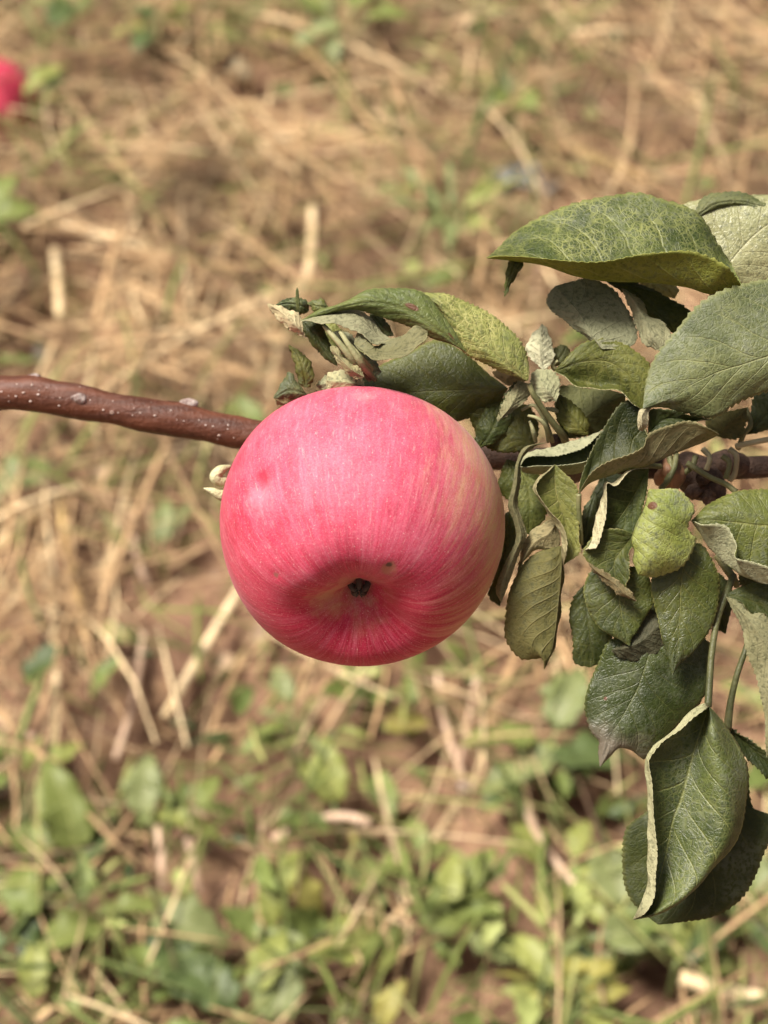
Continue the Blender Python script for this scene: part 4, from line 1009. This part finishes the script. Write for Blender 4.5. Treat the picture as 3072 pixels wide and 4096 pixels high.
# left cluster
L('B', (1602, 612), (985, 100), [(0, [(1480, 570), (1380, 530), (1245, 450), (1190, 395), (1140, 290), (1080, 195)]), (35, [(1480, 510), (1330, 380), (1180, 240), (1070, 150)]),
                                 (0, [(1612, 555), (1598, 455), (1540, 360), (1450, 268), (1360, 208), (1250, 150), (1120, 110)])], up='light', under='greyolive', z0=60, bloom=.35, net=1.2, teeth=30, tooth=8,
  spots=((.12, .25, .03),), petiole=None, label='light green veined leaf above the apple, joined at its right end')
L('B', (1250, 445), (290, 265), [(10, [(1160, 300), (1085, 190), (1000, 105), (900, 76), (800, 72), (680, 86), (540, 155), (400, 210)]), (40, [(1050, 290), (900, 200), (720, 160), (540, 180), (400, 225)]),
                                  (0, [(1180, 405), (1050, 360), (950, 320), (820, 262), (690, 222), (560, 190), (420, 225)])], up='light', under='greyolive', z0=90, bloom=.25, net=.25, teeth=26, tooth=4,
  spots=((.38, .38, .075), (.12, .35, .045)), label='smooth light green leaf with a brown spot arching over the apple')
L('B', (830, 385), (292, 265), [(-60, [(740, 300), (690, 235), (600, 182), (430, 208)]), (20, [(730, 350), (640, 270), (520, 240), (400, 240)]), (60, [(720, 395), (620, 335), (520, 290), (410, 272)])], face=('under', 0), under='pale', up='green', z0=110, teeth=14, blot=.2)
L('B', (300, 262), (505, 525), [(0, [(320, 340), (390, 440), (450, 495)]), (15, [(370, 340), (430, 430)]), (0, [(410, 275), (450, 370), (490, 470)])], up='dark', under='greyolive', z0=50, teeth=10)
L('B', (330, 370), (100, 165), [(0, [(250, 330), (170, 265), (120, 210)]), (25, [(260, 290), (180, 215)]), (0, [(315, 290), (270, 215), (170, 180)])], face=('under', 0), under='white', up='green', z0=20, teeth=10, blot=.3)
L('B', (340, 205), (140, 180), [(10, [(330, 150), (250, 130), (190, 145)]), (15, [(290, 175), (210, 165)]), (0, [(300, 225), (220, 205)])], up='green', under='greyolive', z0=0, teeth=10)
L('B', (278, 215), (272, 72), [(0, [(268, 170), (268, 110)]), (4, [(274, 170), (273, 110)]), (0, [(285, 170), (278, 110)])], up='green', under='olive', z0=60, teeth=2, tooth=1, ruffle=0)
L('B', (480, 250), (330, 160), [(0, [(430, 150), (380, 145)]), (12, [(440, 190), (390, 180)]), (0, [(440, 225), (380, 220)])], up='green', under='tan', z0=30, teeth=8, blot=.5)
L('B', (600, 395), (1025, 325), [(80, [(690, 480), (770, 492), (860, 478), (960, 415), (1015, 370)]), (45, [(680, 450), (780, 450), (900, 410), (980, 355)]), (0, [(632, 318), (682, 330), (705, 402), (800, 376), (900, 338), (965, 298)])],
  mid=1, face=('under', 0), under='greyolive', up='light', z0=140, teeth=16, tooth=3, label='small boat-shaped curled leaf with an olive back')
L('B', (1490, 655), (500, 690), [(-40, [(1400, 590), (1250, 462), (1080, 372), (900, 455), (760, 515), (620, 625)]), (0, [(1300, 662), (1050, 672), (750, 690)]), (-70, [(1420, 740), (1240, 838), (1000, 850), (700, 780)])],
  up='olive', under='pale', z0=-160, bloom=.5, net=.3, teeth=26, tooth=4, rough=.42, waxy=.45, label='dark leaf right behind the top of the apple with a greyish sheen')
L('B', (660, 640), (438, 610), [(0, [(560, 685), (450, 680)]), (30, [(560, 620), (480, 615)]), (0, [(640, 570), (560, 550), (470, 560)])], face=('under', 0), under='pale', up='pale', z0=60, zt=-30, teeth=8)
L('B', (660, 590), (462, 412), [(0, [(600, 600), (530, 530), (475, 460)]), (20, [(590, 550), (520, 480)]), (0, [(640, 545), (560, 490), (500, 415)])], face=('under', 0), under='pale', up='pale', z0=130, teeth=8)
L('B', (320, 650), (222, 402), [(0, [(280, 620), (262, 520), (235, 450)]), (15, [(310, 570), (280, 470)]), (0, [(352, 640), (366, 560), (330, 475)])], up='olive', under='pale', z0=-70, teeth=8)
L('B', (330, 690), (135, 712), [(0, [(280, 640), (225, 560), (160, 665)]), (20, [(270, 670), (210, 670)]), (0, [(260, 715), (190, 705)])], up='grey', under='tan', z0=-60, teeth=8)
L('B', (340, 720), (138, 705), [(0, [(290, 690), (200, 698)]), (-10, [(270, 740), (190, 740)]), (-20, [(290, 790), (180, 775)])], face=('under', 0), under='tan', up='olive', z0=-100, teeth=6, blot=.4)
L('B', (830, 350), (690, 225), [(0, [(760, 350), (700, 270)]), (5, [(780, 310), (730, 255)]), (0, [(800, 290), (750, 235)])], up='dark', under='dim', z0=30, teeth=4)
L('B', (1500, 640), (1590, 580), [(0, [(1440, 610), (1400, 560), (1480, 540)]), (10, [(1480, 600), (1530, 570)]), (0, [(1540, 620), (1590, 610)])], face=('under', 0), under='tan', up='olive', z0=-120, teeth=6)
L('B', (760, 560), (470, 330), [(-20, [(680, 440), (560, 330)]), (30, [(680, 500), (560, 410)]), (20, [(690, 590), (560, 500)])], face=('under', 0), under='pale', up='light', z0=-20, zt=-20, teeth=14)
L('B', (700, 600), (330, 250), [(-20, [(620, 430), (480, 280)]), (10, [(600, 490), (450, 350)]), (20, [(600, 560), (450, 450)])], up='light', under='greyolive', z0=-90, zt=-20, teeth=14)
L('B', (560, 600), (380, 640), [(-10, [(500, 570), (430, 590)]), (20, [(500, 620), (430, 630)]), (10, [(510, 680), (430, 670)])], face=('under', 0), under='pale', up='light', z0=-110, teeth=8)
# spur leaves at centre right
L('D', (255, 660), (720, 455), [(30, [(300, 606), (420, 603), (540, 583), (640, 540), (690, 490)]), (-10, [(290, 588), (420, 553), (560, 512), (650, 485)]), (-20, [(290, 692), (430, 697), (590, 692), (700, 600)]), (80, [(300, 662), (430, 655), (560, 645), (660, 600)])],
  mid=2, face=('up', 1), up='dark', under='pale', z0=-40, teeth=26, tooth=6, ruffle=2, blot=.2)
L('D', (588, 815), (1385, 478), [(-60, [(600, 720), (645, 600), (735, 430), (830, 298), (915, 305), (955, 420), (990, 480), (1150, 450), (1280, 450)]), (-70, [(640, 730), (740, 590), (850, 470), (930, 520), (1050, 530), (1220, 490)]),
                                  (0, [(655, 745), (760, 705), (860, 670), (970, 650), (1110, 592), (1250, 533)]), (80, [(650, 700), (760, 630), (880, 587), (960, 545), (985, 480), (1080, 432), (1210, 402), (1320, 440)])],
  mid=2, face=('up', 0), up='dark', under='greyolive', z0=110, teeth=32, tooth=7, ruffle=3, bloom=.2, petiole=[(588, 815, 110), (588, 900, 90), (597, 1000, 60), (602, 1100, 20)], label='folded leaf in the middle of the cluster, dark inside, grey-green back')
L('D', (980, 470), (1340, 395), [(0, [(985, 380), (1000, 338), (1120, 335), (1250, 378)]), (-20, [(1080, 390), (1220, 395)]), (0, [(1060, 445), (1200, 415)])], up='dark', under='dim', z0=-40, teeth=12)
L('D', (1400, 500), (1540, 330), [(0, [(1310, 450), (1330, 380), (1430, 345)]), (20, [(1420, 430), (1490, 380)]), (0, [(1500, 500), (1535, 420)])], face=('under', 0), under='olive', up='green', z0=-110, teeth=10)
L('D', (1540, 480), (1760, 230), [(0, [(1560, 380), (1580, 260), (1660, 220)]), (10, [(1620, 400), (1700, 300)]), (0, [(1680, 440), (1760, 340)])], up='dark', under='olive', z0=-170, teeth=12)
# edge-on leaf hugging the apple
L('D', (405, 524), (148, 1432), [(0, [(280, 552), (236, 640), (214, 760), (187, 880), (222, 980), (228, 1080), (175, 1200), (118, 1345)]), (35, [(305, 552), (250, 640), (236, 760), (215, 875), (248, 980), (258, 1070), (212, 1180), (150, 1340)]),
                                  (10, [(335, 547), (264, 625), (260, 730), (242, 865), (272, 970), (292, 1050), (252, 1150), (195, 1310)])], face=('under', 0), under='greyolive', up='green', z0=40, teeth=26, tooth=4, ruffle=1)
L('E', (200, 200), (140, 745), [(0, [(165, 240), (160, 400), (100, 600), (75, 685)]), (10, [(190, 350), (140, 560)]), (0, [(245, 300), (230, 420), (160, 640)])], up='dark', under='dim', z0=-240, teeth=14)
# yellow-green leaf with cream rim
L('E', (452, -60), (500, 512), [(75, [(345, 75), (420, 200), (488, 280), (526, 370), (516, 450)]), (30, [(333, 58), (380, 165), (438, 258), (488, 340), (488, 430)]), (-10, [(455, 60), (478, 160), (515, 280), (525, 420)]), (20, [(575, 60), (582, 200), (590, 350), (592, 440)])],
  mid=2, face=('up', 1), up='light', under='pale', z0=60, bloom=.2, net=.3, teeth=22, tooth=5, ruffle=3, label='yellow-green leaf with a curled cream rim')
L('E', (470, 250), (240, 560), [(0, [(410, 262), (330, 305), (285, 365), (255, 470)]), (25, [(420, 330), (340, 380), (280, 470)]), (0, [(480, 400), (400, 410), (310, 450)])], face=('under', 0), under='tan', up='green', z0=-10, teeth=8)
L('E', (488, 400), (392, 1102), [(-20, [(400, 420), (300, 480), (232, 570), (190, 690), (168, 810), (165, 900), (200, 980), (262, 1045), (330, 1045), (400, 1030)]), (25, [(420, 500), (350, 640), (320, 800), (330, 940), (385, 1040)]),
                                 (10, [(482, 520), (474, 700), (455, 860), (425, 1000)]), (-30, [(500, 520), (495, 700), (470, 860), (435, 1000)])], mid=2, face=('under', 0), under='olive', up='green', z0=10, teeth=26, tooth=6, veinw=1.6, label='olive leaf hanging beside the apple, back showing strong veins')
L('E', (620, 620), (650, 1090), [(0, [(555, 700), (533, 800), (556, 950), (560, 1060)]), (15, [(630, 760), (650, 920)]), (0, [(660, 700), (720, 860), (775, 925), (720, 1050)])], up='dark', under='pale', z0=-80, teeth=16)
L('E', (260, -20), (300, 340), [(0, [(245, 80), (240, 240)]), (10, [(300, 80), (310, 220)]), (0, [(370, 60), (410, 200), (360, 290)])], up='olive', under='olive', z0=-170, teeth=12)
L('E', (680, 90), (605, 420), [(0, [(620, 190), (598, 300)]), (10, [(650, 200), (625, 320)]), (0, [(700, 190), (680, 300), (650, 395)])], up='dark', under='olive', z0=-60, teeth=12)
L('E', (985, -40), (598, 440), [(90, [(870, -20), (800, 60), (748, 48), (742, 150), (740, 262), (692, 402), (640, 420)]), (40, [(860, -20), (790, 40), (744, 44), (718, 132), (678, 262), (648, 396)]), (-10, [(900, 120), (830, 230), (720, 350)]), (0, [(975, 80), (955, 170), (905, 320), (800, 350), (700, 400)])],
  mid=2, face=('up', 2), up='green', under='white', z0=50, teeth=26, tooth=5, bloom=.15, net=.3, ruffle=3)
L('E', (900, 335), (912, 715), [(0, [(800, 300), (690, 330), (612, 432), (650, 500), (740, 585), (820, 655)]), (-20, [(850, 400), (790, 490), (800, 580), (850, 660)]), (20, [(905, 385), (872, 450), (882, 560), (855, 625)])],
  up='green', under='tan', z0=110, bloom=.35, net=.3, teeth=20, tooth=6, ruffle=5)
L('E', (640, 495), (915, 715), [(0, [(700, 530), (790, 580), (870, 650)]), (15, [(700, 555), (790, 615), (860, 680)]), (0, [(690, 570), (770, 640), (840, 690)])], face=('under', 0), under='tan', up='green', z0=130, teeth=10, blot=.4)
# round crinkled lime leaf in front
L('E', (985, 80), (925, 562), [(0, [(945, 190), (905, 300), (885, 380), (898, 430), (886, 490)]), (40, [(1020, 180), (1010, 300), (990, 400), (960, 490)]), (30, [(1110, 170), (1110, 300), (1100, 420), (1020, 520)]), (-10, [(1060, 78), (1150, 84), (1212, 130), (1242, 195), (1203, 262), (1203, 312), (1252, 362), (1232, 432), (1162, 530), (1080, 572), (1000, 577)])],
  mid=0, up='lime', under='pale', z0=180, bloom=.75, net=.5, teeth=22, tooth=8, ruffle=9, spots=((.20, .62, .085),), label='round crinkled yellow-green leaf with a brown hole, front of the cluster')
L('E', (1200, 400), (1118, 1135), [(-10, [(1040, 500), (995, 620), (1010, 720), (1040, 840), (1062, 940), (1105, 1080)]), (0, [(1180, 520), (1165, 660), (1160, 810), (1148, 960)]), (-20, [(1280, 390), (1345, 485), (1387, 605), (1372, 750), (1330, 880), (1250, 980), (1165, 1065)])],
  up='green', under='pale', z0=100, bloom=.3, net=.2, teeth=28, tooth=5, rough=.4, waxy=.55, label='green leaf pointing straight down below the crinkled lime leaf')
L('E', (810, 510), (877, 970), [(-10, [(680, 520), (615, 640), (640, 760), (692, 852), (772, 912), (835, 942)]), (0, [(812, 640), (825, 760), (845, 870)]), (-10, [(960, 540), (1012, 680), (1000, 745), (940, 845), (892, 915)])], up='green', under='pale', z0=60, bloom=.3, net=.3, teeth=26, tooth=5)
L('E', (770, 995), (1080, 900), [(0, [(850, 940), (930, 850), (1010, 760)]), (30, [(860, 980), (960, 930), (1040, 860)]), (0, [(800, 1015), (880, 1052), (1000, 1032), (1072, 965)])], face=('under', 0), under='dim', up='dark', z0=10, teeth=12)
L('F', (720, 60), (340, 965), [(-20, [(430, 90), (320, 270), (258, 430), (233, 560), (270, 700), (345, 775), (330, 870)]), (10, [(660, 240), (600, 420), (500, 610), (420, 740), (380, 860)]), (0, [(820, 150), (800, 380), (720, 600), (560, 780), (440, 850)]), (-40, [(1070, 100), (1080, 300), (1060, 450), (1000, 560), (880, 670), (740, 800), (640, 910), (560, 860), (490, 800), (420, 880)])],
  mid=1, up='dark', under='pale', z0=0, bloom=.6, net=.3, teeth=30, tooth=6, ruffle=8, rough=.42, waxy=.55, spots=((.55, .22, .02),), drytip=.34, label='wide dark leaf with a withered ragged tip')
# lowest hanging leaf with cream rolled rim
L('F', (1085, 555), (565, 2006), [(85, [(1050, 580), (960, 645), (880, 722), (780, 792), (685, 900), (672, 960), (692, 1100), (707, 1300), (728, 1550), (722, 1700), (716, 1850), (650, 1962)]),
                                   (40, [(1045, 535), (950, 592), (880, 682), (800, 762), (720, 832), (660, 922), (655, 1050), (668, 1200), (662, 1400), (662, 1600), (660, 1780), (598, 1932)]),
                                   (-40, [(1040, 670), (985, 850), (920, 1100), (850, 1310), (800, 1500), (740, 1750), (650, 1940)]),
                                   (55, [(1110, 720), (1140, 900), (1180, 1150), (1180, 1400), (1080, 1620), (940, 1810), (740, 1950)]),
                                   (-30, [(1200, 685), (1300, 850), (1347, 1000), (1342, 1150), (1312, 1350), (1250, 1500), (1130, 1645), (1000, 1785), (880, 1885), (740, 1968)])],
  mid=2, face=('up', 2), up='green', under='pale', z0=160, bloom=.55, net=.45, teeth=40, tooth=6, ruffle=3, rough=.36, waxy=.7, label='longest hanging leaf at lower right with a cream rolled edge')
L('F', (1215, 690), (735, 2040), [(-20, [(900, 1050), (660, 1265), (560, 1340), (508, 1410), (492, 1560), (502, 1750), (545, 1860), (620, 1950)]), (0, [(1100, 1150), (960, 1600), (830, 1880)]),
                                   (-30, [(1330, 950), (1380, 1230), (1500, 1290), (1540, 1330), (1490, 1480), (1452, 1565), (1402, 1705), (1320, 1845), (1200, 1945), (1060, 2003), (900, 2024)])], up='dark', under='pale', z0=-60, bloom=.45, net=.15, teeth=44, tooth=7, rough=.5, waxy=.4, label='dark round leaf behind the longest hanging leaf')
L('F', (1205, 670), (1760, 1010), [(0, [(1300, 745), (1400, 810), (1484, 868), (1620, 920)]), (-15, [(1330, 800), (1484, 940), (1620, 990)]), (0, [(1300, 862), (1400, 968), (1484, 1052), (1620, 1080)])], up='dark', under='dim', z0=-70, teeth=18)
# right edge leaves
L('G', (1060, 480), (390, 418), [(-40, [(960, 300), (844, 232), (760, 232), (660, 250), (560, 282), (480, 335)]), (20, [(900, 450), (760, 440), (620, 420), (500, 410)]), (-10, [(940, 790), (844, 795), (700, 745), (600, 682), (520, 600), (440, 485)]), (70, [(940, 700), (844, 692), (720, 660), (652, 630), (662, 565), (630, 500), (600, 450), (540, 430), (450, 432)])],
  mid=1, face=('up', 0), up='olive', under='pale', z0=130, bloom=.55, net=.5, teeth=26, tooth=6, ruffle=6, blot=.3, label='leaf at the right edge with its lower margin rolled up pale')
L('G', (590, 858), (1150, 1750), [(0, [(700, 800), (844, 780), (1000, 900)]), (20, [(700, 870), (844, 940), (1000, 1150)]), (40, [(690, 905), (740, 960), (844, 990), (980, 1180)])], up='dark', under='greyolive', z0=20, teeth=20)
L('G', (596, 866), (835, 1815), [(0, [(680, 1040), (722, 1200), (770, 1330), (802, 1450), (825, 1640)]), (30, [(760, 1040), (860, 1240), (880, 1500)]), (0, [(700, 900), (745, 962), (844, 990), (1000, 1200), (960, 1560)])], face=('under', 0), under='greyolive', up='dark', z0=50, teeth=26, blot=.5, label='leaf at the right edge turned to its pale olive back')
# filling leaves deeper in the cluster, added and coloured dark to make shaded gaps
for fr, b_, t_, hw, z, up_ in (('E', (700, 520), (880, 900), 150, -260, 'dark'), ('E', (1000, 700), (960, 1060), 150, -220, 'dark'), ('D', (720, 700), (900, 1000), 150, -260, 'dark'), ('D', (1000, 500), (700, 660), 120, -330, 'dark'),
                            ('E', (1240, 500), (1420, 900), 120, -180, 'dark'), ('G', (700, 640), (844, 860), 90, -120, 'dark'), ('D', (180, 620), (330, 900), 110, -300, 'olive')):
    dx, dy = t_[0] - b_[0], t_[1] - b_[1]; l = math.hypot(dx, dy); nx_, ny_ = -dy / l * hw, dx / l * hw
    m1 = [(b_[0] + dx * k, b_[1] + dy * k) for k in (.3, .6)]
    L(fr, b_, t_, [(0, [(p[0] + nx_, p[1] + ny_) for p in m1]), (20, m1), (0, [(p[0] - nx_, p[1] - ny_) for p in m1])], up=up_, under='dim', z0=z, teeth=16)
